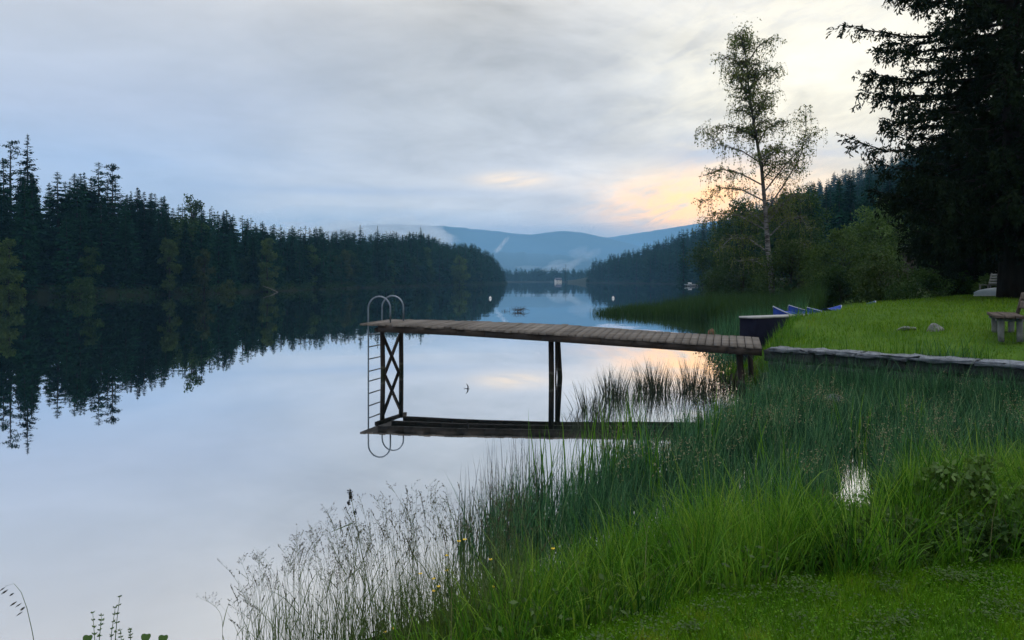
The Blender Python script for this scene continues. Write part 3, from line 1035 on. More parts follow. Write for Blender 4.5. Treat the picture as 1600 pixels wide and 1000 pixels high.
# ---------- the big old spruce on the lawn
def big_spruce_geo(seed, h=25.0, r=5.4, zlow=2.0):
    q_ = np.random.default_rng(seed)
    tg, cg = Geo(), Geo()
    zs = np.linspace(-.3, h, 9)
    rad = np.interp(zs, [-.3, .3, 2, 12, h], [.46, .40, .34, .24, .03])
    tube(tg, np.stack([.05 * np.sin(zs * .5), .04 * np.cos(zs * .4), zs], 1), rad, 12)
    LP, LU, LV, LL, LW, LT = [], [], [], [], [], []
    nb = 200
    extra = [(11.6, 3.1, 4.9), (10.6, 3.3, 4.6), (9.4, 3.0, 5.5), (8.3, 3.25, 4.5), (7.4, 2.95, 4.9), (6.6, 3.3, 4.2), (5.7, 3.1, 5.7), (5.0, 2.9, 4.3), (4.4, 3.3, 4.0), (12.6, 3.2, 4.5), (3.7, 3.0, 4.3), (3.1, 3.35, 4.0), (4.1, 2.7, 4.4), (3.3, 3.7, 4.1), (2.7, 3.1, 3.6), (3.4, 4.1, 4.2), (4.2, 3.6, 4.2), (2.5, 3.6, 3.6)]
    for b in range(nb + len(extra)):
        t_ = (b + q_.uniform(0, 1)) / nb
        z = zlow + (h - zlow - .3) * min(t_, 1) ** 1.35
        a = b * 2.399 + q_.normal(0, .25)
        R = np.interp(z, [0, 3, 5.2, 6.6, 9, 13, 18, h], [.55, .66, .86, 1.0, .97, .74, .42, .05]) * r * q_.uniform(.66, 1.08)
        if b >= nb:
            z, a, R = extra[b - nb]
        d = np.array([cos(a), sin(a), 0.0])
        sd = np.array([-sin(a), cos(a), 0.0])
        dr = np.interp(z, [0, 4, 10, h], [.42, .30, .12, -.25])
        ns = 9
        u = np.linspace(0, 1, ns)
        PP = np.stack([d * (R * uu) + np.array([0, 0, z + R * (-dr * uu * 1.25 + (dr * .75 + .10) * uu ** 3 + .03)]) for uu in u])
        PP += q_.normal(0, .05, PP.shape)
        tube(tg, PP, np.linspace(.075, .012, ns) * (.5 + .5 * R / r), 5, cap=False)
        upper = z > 15
        ntw = int((14 if upper else 54) * (R / r) + 4)
        for k in range(ntw):
            uu = q_.uniform(.06, 1.0) ** .85
            i = uu * (ns - 1)
            p = np.array([np.interp(i, range(ns), PP[:, a_]) for a_ in range(3)])
            s = q_.choice([-1, 1])
            out = unit(d * q_.uniform(.25, .9) + sd * s * q_.uniform(.3, 1.0) * (1.1 - .6 * uu) + [0, 0, q_.uniform(-.25, .1)])
            l1 = q_.uniform(.2, .85) * (1.2 - .75 * uu)
            e1 = p + out * l1
            hang = q_.uniform(.1, .5) if q_.random() < .75 else 0.04
            e2 = e1 + out * .12 + np.array([0, 0, -hang])
            nl = int((8 if upper else 26) * (l1 + hang) / 1.0) + 6
            v = q_.uniform(0, 1, nl)
            w_ = l1 / (l1 + hang)
            q1 = p + np.outer(np.minimum(v / w_, 1), e1 - p) + np.outer(np.clip((v - w_) / (1 - w_ + 1e-6), 0, 1), e2 - e1)
            q1 = q1 + q_.normal(0, .03, q1.shape)
            ax = np.where((v < w_)[:, None], out[None], unit(e2 - e1)[None])
            U = unit(ax + q_.normal(0, .55, (nl, 3)))
            LP.append(q1)
            LU.append(U)
            LL.append(q_.uniform(.10, .22, nl) * (1.8 if upper else 1))
            LW.append(q_.uniform(.04, .075, nl) * (2.2 if upper else 1))
            LT.append(np.clip(q_.normal(.5, .2) + q_.normal(0, .12, nl), 0, 1))
    LP, LU = np.concatenate(LP), np.concatenate(LU)
    Vv = unit(np.cross(LU, q_.normal(size=LU.shape)))
    rhombs(cg, LP, LU, Vv, np.concatenate(LL), np.concatenate(LW), np.concatenate(LT))
    return tg, cg


def big_spruces():
    p = ground_hit(1581, 466, 15, 60)
    Y = 26.0
    X = (1581 - CX) / F * Y
    tg, cg = big_spruce_geo(2)
    e = empty('spruce_tree', (X, Y, float(H(X, Y))), 'huge old spruce with hanging boughs on the lawn behind the bench', 'tree')
    tr = tg.build('trunk', M_bark, e, True)
    cr = cg.build('crown', M_spruce_near, e)
    spots = [(24.5, 32.0, 1.08, 2.1, 'dark old spruce at the right edge, close behind the huge spruce'),
             (21.5, 35.5, .62, 4.0, 'shorter dark spruce between the huge trunk and the lawn edge shrubs'),
             (22.5, 22.5, .95, 5.2, 'dark spruce just inside the right edge, nearer than the huge trunk')]
    for (x, y, s, rz, lab) in spots:
        c_ = copy_tree(e)
        c_.location = (x, y, float(H(x, y)) - .05)
        c_.scale = (s, s, s)
        c_.rotation_euler = (0, 0, rz)
        c_['label'] = lab


big_spruces()

# ------------------------------------------------------------------ jetty
M_deck = simple('weathered_planks', (.055, .049, .045), (.13, .118, .108), 3.0, .85, .25, .5, (.25, 3.0, 1), bdist=.008, tint=.35)
M_darkwood = simple('wet_timber_and_deck_shade', (.012, .009, .008), (.032, .024, .020), 4, .7, .3, .5, (1, 1, .3))
def post_wood():
    m, t = mat('jetty_post_timber')
    co = t.new('ShaderNodeNewGeometry').outputs['Position']
    v = t.vm('MULTIPLY', co, (6, 6, 1.2))
    n = t.noise(v, 2.0, 6, .65)
    c = t.mixc(t.ss(n, .3, .7), (.012, .009, .008), (.034, .027, .023))
    z = t.sep(co)[2]
    zz = t.m('ADD', z, t.m('MULTIPLY', t.m('SUBTRACT', n, .5), .12))
    c = t.mixc(t.ss(zz, .30, .10), c, (.016, .020, .010))
    c = t.mixc(t.m('MULTIPLY', t.ss(zz, .16, .20), t.ss(zz, .26, .21)), c, (.07, .068, .058))
    t.out(t.prin(c, .75, .25, 0, t.bump(n, .6, .01)))
    return m


M_post = post_wood()
M_steel = simple('galvanised_tube', (.12, .15, .19), (.18, .22, .26), 6, .4, .5, .05, metal=.7)
dk = np.array([cos(radians(-16)), sin(radians(-16))])        # along the jetty, towards the land
dp = np.array([sin(radians(16)), cos(radians(16))])          # across it, away from the viewer
A0 = np.array([-3.7, 18.45])
SL, WD = 9.32, 1.66


def deck_pt(s, w):
    h = np.interp(s, [0, 2.28, 4.76, 6.77, 9.32], [1.35, 1.30, 1.20, 1.11, 1.0])
    tl = np.interp(s, [0, 2.3, 4.75, 6.8, 9.32], [.02, .06, .10, .08, .08])
    p = A0 + dk * s + dp * w
    return np.array([p[0], p[1], h + tl * w / WD])


def jetty():
    root = empty('jetty', (A0[0], A0[1], 0), 'long narrow wooden jetty on thin dark posts reaching over the lake', 'jetty')
    O = np.array([A0[0], A0[1], 0])
    q_ = np.random.default_rng(3)
    g = Geo()
    n = 56
    pw = SL / n
    for i in range(n):
        s0, s1 = i * pw + .007 + q_.uniform(0, .004), (i + 1) * pw - .007
        e0, e1 = q_.uniform(-.05, .03), WD + q_.uniform(-.03, .05)
        if i == 0:
            e0 -= .02
        dz = q_.normal(0, .004)
        c4 = [deck_pt(s0, e0), deck_pt(s1, e0), deck_pt(s1, e1), deck_pt(s0, e1)]
        tp = [p - O + [0, 0, dz] for p in c4]
        bt = [p - O + [0, 0, dz - .045] for p in c4]
        tt = np.clip(q_.normal(.5, .22), 0, 1)
        g.add(bt + tp, [(4, 5, 6, 7), (0, 1, 5, 4), (1, 2, 6, 5), (2, 3, 7, 6), (3, 0, 4, 7)], tint=tt)
        g.add(bt, [(3, 2, 1, 0)], tint=tt, m=1)  # shade under the deck painted in: plank bottoms take the darker timber
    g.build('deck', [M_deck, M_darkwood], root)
    for w0 in (.07, WD * .5, WD - .12):
        g = Geo()
        ss = np.linspace(.45, SL, 14)
        for a, b in zip(ss[:-1], ss[1:]):
            pa, pb = deck_pt(a, w0) - O, deck_pt(b, w0) - O
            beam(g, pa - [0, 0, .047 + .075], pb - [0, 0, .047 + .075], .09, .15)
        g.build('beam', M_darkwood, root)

    def post(top, bot, r0, r1=None, nm='post'):
        g_ = Geo()
        top, bot = np.array(top) - O, np.array(bot) - O
        md = (top + bot) / 2 + [q_.normal(0, .012), q_.normal(0, .012), 0]
        tube(g_, [bot, md, top], [r1 or r0, r0, r0], 9)
        return g_.build(nm, M_post, root, True)
    # outer frame: two posts and the crossed braces
    p1, p2 = at(597, 512.5, 19.1), at(626.5, 512.5, 19.9)
    post([p1[0], p1[1], 1.22], [p1[0] + .02, p1[1], -1.2], .062)
    post([p2[0], p2[1], 1.22], [p2[0] + .02, p2[1], -1.2], .062)
    for a, b in ((p1, p2), (p2, p1)):
        a_ = np.array([a[0], a[1], .98])
        b_ = np.array([b[0], b[1], -.22])
        g = Geo()
        off = np.array([dk[0], dk[1], 0]) * (.03 if a is p1 else -.03)
        beam(g, a_ + off - O, b_ + off - O, .05, .07, (dk[0], dk[1], 0))
        g.build('brace', M_darkwood, root)
    g = Geo()
    beam(g, np.array([p1[0], p1[1], 1.17]) - O - np.array([dp[0], dp[1], 0]) * .35, np.array([p2[0], p2[1], 1.17]) - O + np.array([dp[0], dp[1], 0]) * .3, .07, .10)
    g.build('crossbeam', M_darkwood, root)
    # middle pair with a thin strut
    p3, p4 = at(861, 525, 17.9), at(872, 525, 18.7)
    post([p3[0], p3[1], 1.12], [p3[0] + .03, p3[1], -1.2], .066)
    post([p4[0] - .02, p4[1], 1.15], [p4[0] + .16, p4[1], -1.2], .064)
    post([p3[0] + .12, p3[1] + .12, 1.1], [p3[0] + .12, p3[1] + .5, -.6], .022, nm='strut')
    p5, p6 = at(1154, 545, 16.4), at(1171, 543, 17.2)
    post([p5[0], p5[1], .98], [p5[0] + .12, p5[1], -.8], .07)
    post([p6[0], p6[1], 1.0], [p6[0] + .10, p6[1], -.8], .06)
    # bathing ladder at the outer end
    lad = bpy.data.objects.new('ladder', None)
    COL.objects.link(lad)
    lad.parent = root
    a = at(575.5, 500, 18.85)[:2]
    b = a + dp * .78
    arc_r = .30
    for base in (a, b):
        P = [(base[0], base[1], z) for z in (-.9, -.2, .6, 1.3, 1.70)]
        for k in range(1, 13):
            th = pi - k * pi / 12
            P.append((base[0] + dk[0] * (arc_r + arc_r * cos(th)), base[1] + dk[1] * (arc_r + arc_r * cos(th)), 1.70 + arc_r * sin(th)))
        P.append((base[0] + dk[0] * 2 * arc_r, base[1] + dk[1] * 2 * arc_r, 1.352))
        g = Geo()
        tube(g, np.array(P) - O, .0195, 8)
        g.build('rail', M_steel, lad, True)
    for z in (1.04, .735, .43, .125, -.18):
        g = Geo()
        tube(g, np.array([(a[0], a[1], z), (b[0], b[1], z)]) - O, .017, 7)
        g.build('rung', M_steel, lad, True)


jetty()


# ------------------------------------------------------------------ stone wall, boulders, landing stage
M_slab = simple('slate_slab', (.06, .073, .095), (.165, .19, .225), 7, .65, .3, .9, bdist=.03, tint=.35)
M_rubble = simple('rubble_stone', (.020, .024, .028), (.05, .057, .064), 4, .85, .15, 1.0, bdist=.04)
M_rock = simple('lawn_rock', (.09, .10, .10), (.19, .20, .20), 9, .85, .2, 1.0, bdist=.02)


def rough_block(g, c, ax, ay, az, q_, n=3, amp=.02, tint=.5):
    """box with subdivided jittered faces so that edges are uneven"""
    bm = bmesh.new()
    bmesh.ops.create_cube(bm, size=2)
    bmesh.ops.subdivide_edges(bm, edges=bm.edges[:], cuts=n, use_grid_fill=True)
    V = np.array([v.co[:] for v in bm.verts])
    V += q_.normal(0, 1, V.shape) * amp / np.array([np.linalg.norm(ax), np.linalg.norm(ay), np.linalg.norm(az)])
    bm.verts.index_update()
    Q = [[v.index for v in f.verts] for f in bm.faces]
    bm.free()
    P = np.asarray(c) + V[:, :1] * np.asarray(ax) + V[:, 1:2] * np.asarray(ay) + V[:, 2:] * np.asarray(az)
    g.add(P, Q, tint=tint)


def boulder_mesh(seed, r=(1, 1, .7)):
    bm = bmesh.new()
    bmesh.ops.create_icosphere(bm, subdivisions=3, radius=1)
    q_ = np.random.default_rng(seed)
    V = np.array([v.co[:] for v in bm.verts])
    for k in range(14):
        d = unit(q_.normal(size=3))
        c_ = q_.uniform(.55, .9)
        dot = V @ d
        V = V - np.outer(np.maximum(dot - c_, 0) * .9, d)
    V += .03 * np.sin(V[:, [1, 2, 0]] * 7 + seed)
    V *= np.array(r)
    bm.verts.index_update()
    T = [[v.index for v in f.verts] for f in bm.faces]
    bm.free()
    return V, T


def wall():
    a, b = np.array([5.45, 15.86]), np.array([9.0, 12.33])
    d = unit(b - a)
    nrm = np.array([d[1], -d[0]])   # towards the marsh
    if nrm @ np.array([-1, -1]) < 0:
        nrm = -nrm
    q_ = np.random.default_rng(8)
    root = empty('stone_wall', (a[0], a[1], 0), 'low stone retaining wall with blue-grey slab coping below the lawn', 'wall')
    O = np.array([a[0], a[1], 0])
    L = np.linalg.norm(b - a)
    s = 0
    while s < L - .2:
        w = min(q_.uniform(.7, 1.15), L - s)
        c_ = a + d * (s + w / 2) - nrm * .12
        g = Geo()
        zz = .965 + q_.normal(0, .008)
        rough_block(g, np.array([c_[0], c_[1], zz]) - O, np.append(d * (w / 2 - .012), 0), np.append(nrm * .27, 0), (0, 0, .036), q_, 4, .013, np.clip(q_.normal(.5, .25), 0, 1))
        g.build('coping_slab', M_slab, root)
        s += w
    g = Geo()
    for row in range(4):
        s = -q_.uniform(0, .2)
        while s < L:
            w = q_.uniform(.3, .6)
            c_ = a + d * (s + w / 2) + nrm * (-.02 + .03 * (3 - row) + q_.normal(0, .02))
            rough_block(g, np.array([c_[0], c_[1], -.03 + row * .245 + .12]) - O, np.append(d * (w / 2 - .01), 0), np.append(nrm * .12, 0), (0, 0, .116), q_, 2, .014)
            s += w
    rough_block(g, np.append(a + d * L / 2 - nrm * .22, .35) - O, np.append(d * L / 2, 0), np.append(nrm * .14, 0), (0, 0, .5), q_, 3, .005)
    g.build('wall_body', M_rubble, root)
    # boulders at its foot near the jetty
    for i, (px, py, Yd, r) in enumerate(((1206, 566, 15.1, .24), (1228, 568, 14.9, .20), (1252, 571, 14.6, .26), (1279, 574, 14.2, .2), (1305, 577, 13.9, .22))):
        p = at(px, py, Yd)
        V, T = boulder_mesh(30 + i, (1, .8, .75))
        g_ = Geo().add(V * r, None, T)
        o = g_.build('boulder', M_slab, None)
        o.location = (p[0], p[1], max(.08, float(H(p[0], p[1]))) + r * .3)
        tag(o, ['blue-grey boulder below the wall, closest to the jetty end', 'small rounded boulder second from the jetty at the wall foot', 'largest boulder of the row at the wall foot',
                'small dark boulder fourth from the jetty at the wall foot', 'boulder farthest from the jetty at the wall foot'][i], 'boulder', 'boulders at the wall foot')


wall()


def landing_stage():
    M_hull = simple('dark_blue_painted_timber', (.003, .004, .010), (.006, .007, .016), 3, .8, .04, .3)
    M_cap = simple('grey_board', (.22, .23, .24), (.32, .33, .34), 4, .8, .3, .3, (.3, 3, 1))
    a, b = at(1178, 497, 21.5)[:2], at(1335, 492, 24.0)[:2]
    d = unit(b - a)
    nrm = np.array([-d[1], d[0]])
    L = np.linalg.norm(b - a)
    root = empty('landing_stage', (a[0], a[1], 0), 'low dark landing stage with pale grey top board behind the jetty end', 'landing stage')
    O = np.array([a[0], a[1], 0])
    g = Geo()
    # rounded front corner outline, extruded
    pts = []
    for k in range(7):
        th = pi + k * (pi / 2) / 6
        pts.append((.15 + .15 * cos(th), .15 + .15 * sin(th)))
    pts += [(L, 0), (L, .6)]
    for k in range(7):
        th = pi / 2 + k * (pi / 2) / 6
        pts.append((.15 + .15 * cos(th), .45 + .15 * sin(th)))
    n = len(pts)
    P2 = [a + d * p[0] + nrm * p[1] for p in pts]
    V = [np.array([p[0], p[1], -.4]) - O for p in P2] + [np.array([p[0], p[1], 1.30]) - O for p in P2]
    Q = [(i, (i + 1) % n, n + (i + 1) % n, n + i) for i in range(n)]
    T = [(n, n + i, n + i + 1) for i in range(1, n - 1)]
    g.add(V, Q, T)
    g.build('stage_body', M_hull, root)
    g = Geo()
    c_ = a + d * (L / 2) + nrm * .3
    V = []
    for z in (1.303, 1.355):
        V += [np.array([p[0], p[1], z]) - O + np.append((p - c_) * .012, 0) for p in P2]
    Q = [(i, (i + 1) % n, n + (i + 1) % n, n + i) for i in range(n)]
    T = [(n, n + i, n + i + 1) for i in range(1, n - 1)] + [(0, i + 1, i) for i in range(1, n - 1)]
    g.add(V, Q, T)
    g.build('top_board', M_cap, root)


landing_stage()

# ------------------------------------------------------------------ boats
M_blue = simple('blue_hull_paint', (.006, .030, .20), (.010, .045, .26), 2, .5, .25, .05)
M_white = simple('white_rim', (.55, .57, .6), (.68, .7, .72), 5, .5, .4, .05)
M_tarp = simple('blue_boat_cover', (.005, .030, .22), (.009, .048, .30), 9, .7, .15, .5, bdist=.01)
M_rim = simple('worn_rim', (.28, .32, .40), (.42, .46, .54), 5, .6, .3, .05)
M_canoe = simple('pale_hull', (.45, .55, .62), (.58, .66, .72), 2, .5, .4, .05)
M_seatwood = simple('boat_thwart_wood', (.10, .075, .05), (.16, .12, .085), 5, .8, .2, .2)


def hull_geo(L, B, D, n=15, m=9, sheer=.22, thick=.025, inner=True):
    """open boat hull pointing +x, keel at z = 0; returns (hull Geo, gunwale Geo)"""
    g, gr = Geo(), Geo()
    xs = np.linspace(-L / 2, L / 2, n)
    t_ = np.linspace(-1, 1, n)
    half = B / 2 * np.clip(1 - np.clip((t_ + .15) / 1.15, 0, 1) ** 2.4, .015, 1) * np.clip(1 - .25 * np.clip(-t_, 0, 1) ** 2, 0, 1)
    top = D + sheer * np.clip(t_, 0, 1) ** 2.2 + .08 * np.clip(-t_, 0, 1) ** 2
    keel = .10 * np.clip(t_, 0, 1) ** 3 * D * 4
    th = np.linspace(0, pi, m)
    for off, flip in ((0, False), (thick, True)):
        V = []
        for i in range(n):
            w = max(half[i] - off, .004)
            yy = np.cos(th) * w
            zz = top[i] - (np.sin(th) ** .6) * (top[i] - keel[i] - off)
            V.append(np.stack([np.full(m, xs[i]), yy, zz], 1))
        V = np.concatenate(V)
        i = np.arange(n - 1)[:, None] * m
        j = np.arange(m - 1)[None]
        Q = np.stack([i + j, i + j + 1, i + m + j + 1, i + m + j], -1).reshape(-1, 4)
        if flip:
            Q = Q[:, ::-1]
        g.add(V, Q)
        # transom
        c0 = len(V)
        T = [(0, k, k + 1) for k in range(1, m - 1)]
        g.add(V[:m], None, T if not flip else [t3[::-1] for t3 in T])
    P = [(xs[i], half[i], top[i]) for i in range(n)] + [(xs[i], -half[i], top[i]) for i in range(n - 1, -1, -1)]
    P.append(P[0])
    tube(gr, P, .014, 6)
    return g, gr


def blue_boats():
    spots = [((1239, 489), 24.6, 205, 4, 1.0, 'blue boat with white rim, leftmost on the bank behind the landing stage'),
             ((1263, 486), 25.6, 215, 5, 1.25, 'blue boat with curved white rim and high bow, second from left'),
             ((1281, 487), 26.0, 25, 5, 1.2, 'small dark blue boat, third from the left on the bank'),
             ((1308, 486), 25.0, 190, 4, 1.3, 'flat blue boat with a broad white rim next to the lawn edge'),
             ((1331, 482), 26.0, 20, 5, 1.25, 'bright blue boat, rightmost, half behind the lawn edge')]
    proto = None
    tops = (484, 482, 483, 485, 477)
    for i, ((px, py), Y, az, tip, s, lab) in enumerate(spots):
        p = at(px, py, Y)
        z = max(.05, float(H(p[0], p[1])))
        if proto is None:
            proto = empty('rowing_boat', (0, 0, 0), lab, 'boat', 'blue boats on the bank')
            hg, rg = hull_geo(1.7, .8, .36)
            hg.build('hull', M_blue, proto, True)
            rg.build('gunwale', M_rim, proto, True)
            cg = Geo()
            n_, L_ = 15, 1.7
            t1 = np.linspace(-1, 1, n_)
            hf_ = .4 * np.clip(1 - np.clip((t1 + .15) / 1.15, 0, 1) ** 2.4, .015, 1) * np.clip(1 - .25 * np.clip(-t1, 0, 1) ** 2, 0, 1)
            tp_ = .36 + .22 * np.clip(t1, 0, 1) ** 2.2 + .08 * np.clip(-t1, 0, 1) ** 2
            w_ = np.linspace(-1, 1, 9)
            VV = np.stack([np.repeat(t1 * L_ / 2, 9), (hf_[:, None] * w_[None] * .98).ravel(), (tp_[:, None] + .006 + .10 * (1 - w_[None] ** 2) * np.clip(hf_[:, None] / .3, 0, 1) * (1 + .25 * np.sin(t1 * 9))[:, None]).ravel()], 1)
            ii = np.arange(n_ - 1)[:, None] * 9
            jj = np.arange(8)[None]
            cg.add(VV, np.stack([ii + jj, ii + 9 + jj, ii + 10 + jj, ii + jj + 1], -1).reshape(-1, 4))
            cg.build('cover', M_tarp, proto, True)
            e = proto
        else:
            e = copy_tree(proto)
        e.location = (p[0], p[1], z - .02)
        e.rotation_euler = (radians(tip), radians(-tip), radians(az))
        zt = CAMZ - (tops[i] - HY) / F * Y
        sz = np.clip((zt - z) / .52, .75, 1.9)
        e.scale = (s, s, sz)
        e['label'] = lab


blue_boats()


def canoe():
    x, y = 19.3, 28.6
    z = float(H(x, y))
    e = empty('canoe', (x, y, z), 'pale blue-white canoe lying upturned on the grass behind the spruce trunk', 'canoe')
    n, m = 25, 11
    L, B, D = 4.0, .8, .34
    t_ = np.linspace(-1, 1, n)
    V = []
    th = np.linspace(0, pi, m)
    for t1 in t_:
        k = max(0.02, 1 - abs(t1) ** 2.3)
        V.append(np.stack([np.full(m, t1 * L / 2), np.cos(th) * B / 2 * k, .02 + np.sin(th) ** .8 * D * (.3 + .7 * k ** .5)], 1))
    V = np.concatenate(V)
    i = np.arange(n - 1)[:, None] * m
    j = np.arange(m - 1)[None]
    Q = np.stack([i + j, i + m + j, i + m + j + 1, i + j + 1], -1).reshape(-1, 4)
    Geo().add(V, Q).build('hull', M_canoe, e, True)
    g = Geo()
    P = [(t1 * L / 2, B / 2 * max(.02, 1 - abs(t1) ** 2.3), .03) for t1 in t_] + [(t1 * L / 2, -B / 2 * max(.02, 1 - abs(t1) ** 2.3), .03) for t1 in t_[::-1]]
    tube(g, P + [P[0]], .018, 6)
    g.build('gunwale', M_white, e, True)
    e.rotation_euler = (0, 0, radians(8))


canoe()


def garden_chair():
    """weathered chair behind the canoe"""
    M = simple('weathered_grey_wood', (.13, .14, .13), (.2, .21, .2), 6, .85, .2, .3, (1, 1, .2))
    x, y = 19.35, 30.6
    z = float(H(x, y))
    e = empty('garden_chair', (x, y, z), 'weathered grey garden chair leaning back behind the canoe tip', 'chair', None, radians(200))
    g = Geo()
    for k in range(4):
        beam(g, (-.22 + k * .15, -.25, .42), (-.22 + k * .15, .25, .42), .12, .022)
    g.build('seat', M, e)
    g = Geo()
    for k in range(4):
        beam(g, (-.28 - .035 * k, -.25, .5 + .11 * k), (-.28 - .035 * k, .25, .5 + .11 * k), .022, .085)
    for s in (-.22, .22):
        beam(g, (-.25, s, .4), (-.42, s, .9), .03, .04)
    g.build('backrest', M, e)
    for sx, sy in ((-.2, -.22), (-.2, .22), (.24, -.22), (.24, .22)):
        g = Geo()
        beam(g, (sx, sy, -.02), (sx, sy, .408), .04, .04, (1, 0, 0))
        g.build('leg', M, e)


garden_chair()


def moored_boats():
    # white motor boat at the right shore
    x, y = at(1079, 446, 312)[:2]
    e = empty('motorboat', (x, y, 0), 'white motorboat moored at the right shore below the forest', 'boat', None, radians(172))
    hg, rg = hull_geo(5.6, 2.0, .75, sheer=.35, thick=.05)
    hg.build('hull', M_white, e, True)
    rg.build('gunwale', M_white, e, True)
    g = Geo()
    rough_block(g, (.3, 0, 1.1), (.7, 0, 0), (0, .65, 0), (0, 0, .38), np.random.default_rng(1), 2, .01)
    g.build('cabin', M_white, e)
    x, y = at(1087, 446, 318)[:2]
    g = Geo()
    box(g, (0, 0, .25), (2.6, 0, 0), (0, 1.2, 0), (0, 0, .2))
    for k in range(6):
        box(g, (-2.2 + k * .88, 0, .48), (.4, 0, 0), (0, 1.25, 0), (0, 0, .025))
    o = g.build('floating_pontoon', M_darkwood)
    o.location = (x, y, 0)
    tag(o, 'low dark floating pontoon beside the white motorboat', 'pontoon')


moored_boats()


def buoys():
    M = simple('white_buoy_plastic', (.6, .62, .64), (.72, .74, .76), 4, .5, .4, .05)
    R = simple('faded_red_buoy', (.16, .035, .022), (.24, .065, .04), 5, .55, .4, .1)
    proto = None
    for (px, py, Y, lab) in ((766, 465, 99, 'white buoy floating before the reflection of the left point'), (958, 465, 100, 'white buoy floating beyond the tip of the reed bed')):
        p = at(px, py, Y)
        if proto is None:
            e = proto = empty('mooring_buoy', (p[0], p[1], 0), lab, 'buoy', 'white buoys on the lake')
            g = Geo()
            zs = np.linspace(-.15, .27, 12)
            tube(g, [(0, 0, z) for z in zs], np.sqrt(np.clip(1 - ((zs - .06) / .215) ** 2, .002, 1)) * .17, 12)
            g.build('float', M, e, True)
            g = Geo()
            tube(g, [(0, 0, .26), (0, 0, .36)], .025, 6)
            g.build('ring_stem', M, e)
        else:
            e = copy_tree(proto)
            e.location = (p[0], p[1], 0)
            e['label'] = lab
    p = at(1112, 519, 33)
    e = empty('mooring_buoy', (p[0], p[1], 0), 'faded red ball buoy floating just behind the jetty', 'buoy')
    g = Geo()
    zs = np.linspace(-.12, .27, 14)
    tube(g, [(0, 0, z) for z in zs], np.sqrt(np.clip(1 - ((zs - .09) / .185) ** 2, .002, 1)) * .165, 14)
    g.build('float', R, e, True)
    g = Geo()
    tube(g, [(0, 0, .25), (0, 0, .31)], [.035, .03], 8)
    g.build('neck', R, e, True)


buoys()

# driftwood branch sticking out of the lake
g = Geo()
q_ = np.random.default_rng(21)
c0 = at(810, 486, 58)
c0[2] = 0
tube(g, [(-.3, 0, -.3), (0, 0, .15), (.5, 0, .3), (1.1, .1, .12)], [.05, .045, .03, .01], 6)
for k in range(46):
    a = q_.uniform(0, 6.28)
    b = np.array([q_.normal(0, .3), q_.normal(0, .2), q_.uniform(0, .2)])
    d = np.array([cos(a) * q_.uniform(.2, 1), sin(a) * .5, q_.uniform(.15, 1)]) * q_.uniform(.2, .55)
    tube(g, [b, b + d * .6 + q_.normal(0, .04, 3), b + d], [.018, .012, .006], 4, cap=False)
rhombs(g, q_.normal(0, 1, (80, 3)) * [.35, .2, .14] + [0, 0, .22], rand_unit(80), rand_unit(80), .12, .05, .5)
for k in range(14):
    b = np.array([q_.uniform(-1.6, -.7), q_.normal(0, .2), -.05])
    tube(g, [b, b + [q_.normal(0, .1), 0, q_.uniform(.1, .3)]], [.014, .006], 4, cap=False)
tube(g, [(-1.75, 0, -.05), (-.9, .05, -.02), (-.2, 0, -.1)], [.02, .03, .035], 5)
o = g.build('driftwood_branch', M_darkwood)
o.location = c0
o.scale = (.8, .8, .8)
tag(o, 'tangle of dark twigs of a sunken branch poking out of the open lake', 'branch')


# bird skimming the water
def bird():
    M = simple('dark_feathers', (.010, .010, .012), (.02, .02, .024), 20, .7, .2, 0)
    Mp = simple('pale_underside', (.10, .10, .10), (.16, .16, .16), 20, .7, .2, 0)
    p = at(730.5, 607.5, 14.3)
    e = empty('swallow', p, 'small dark swallow banking over the calm water below the jetty deck', 'bird')
    g = Geo()
    xs = np.linspace(-.075, .06, 11)
    r = np.interp(xs, [-.075, -.05, -.01, .03, .045, .06], [.004, .010, .016, .013, .012, .002])
    tube(g, [(x, 0, 0) for x in xs], r, 10)
    tube(g, [(.057, 0, 0), (.068, 0, -.001)], [.004, .0008], 6)
    # eyes
    # wings: tapered curved solid blades, banked so that one points up and one down
    for s in (-1, 1):
        pts = [(.025, .012, .028), (.032, .05, .036), (.015, .09, .030), (-.02, .125, .018), (-.055, .150, .004)]
        V = []
        for (x, y, c_) in pts:
            V += [(x, s * y, .004), (x - c_ * 1.1, s * y, .003), (x - c_ * .5, s * y, .0065)]
        n = len(pts)
        Q = []
        for i in range(n - 1):
            b = i * 3
            Q += [(b, b + 1, b + 4, b + 3), (b + 1, b + 2, b + 5, b + 4), (b + 2, b, b + 3, b + 5)]
        g.add(V, Q, [(0, 2, 1), (n * 3 - 3, n * 3 - 2, n * 3 - 1)])
    # forked tail
    for s in (-1, 1):
        V = [(-.07, 0, .003), (-.07, s * .010, .003), (-.125, s * .026, .002), (-.095, s * .006, .002), (-.09, s * .008, .006)]
        g.add(V, [(0, 1, 2, 3)], [(1, 0, 4), (2, 1, 4), (3, 2, 4), (0, 3, 4)])
    g.build('body', M, e, True)
    e.rotation_euler = (radians(78), radians(8), radians(25))
    e.scale = (.68, .68, .68)


bird()


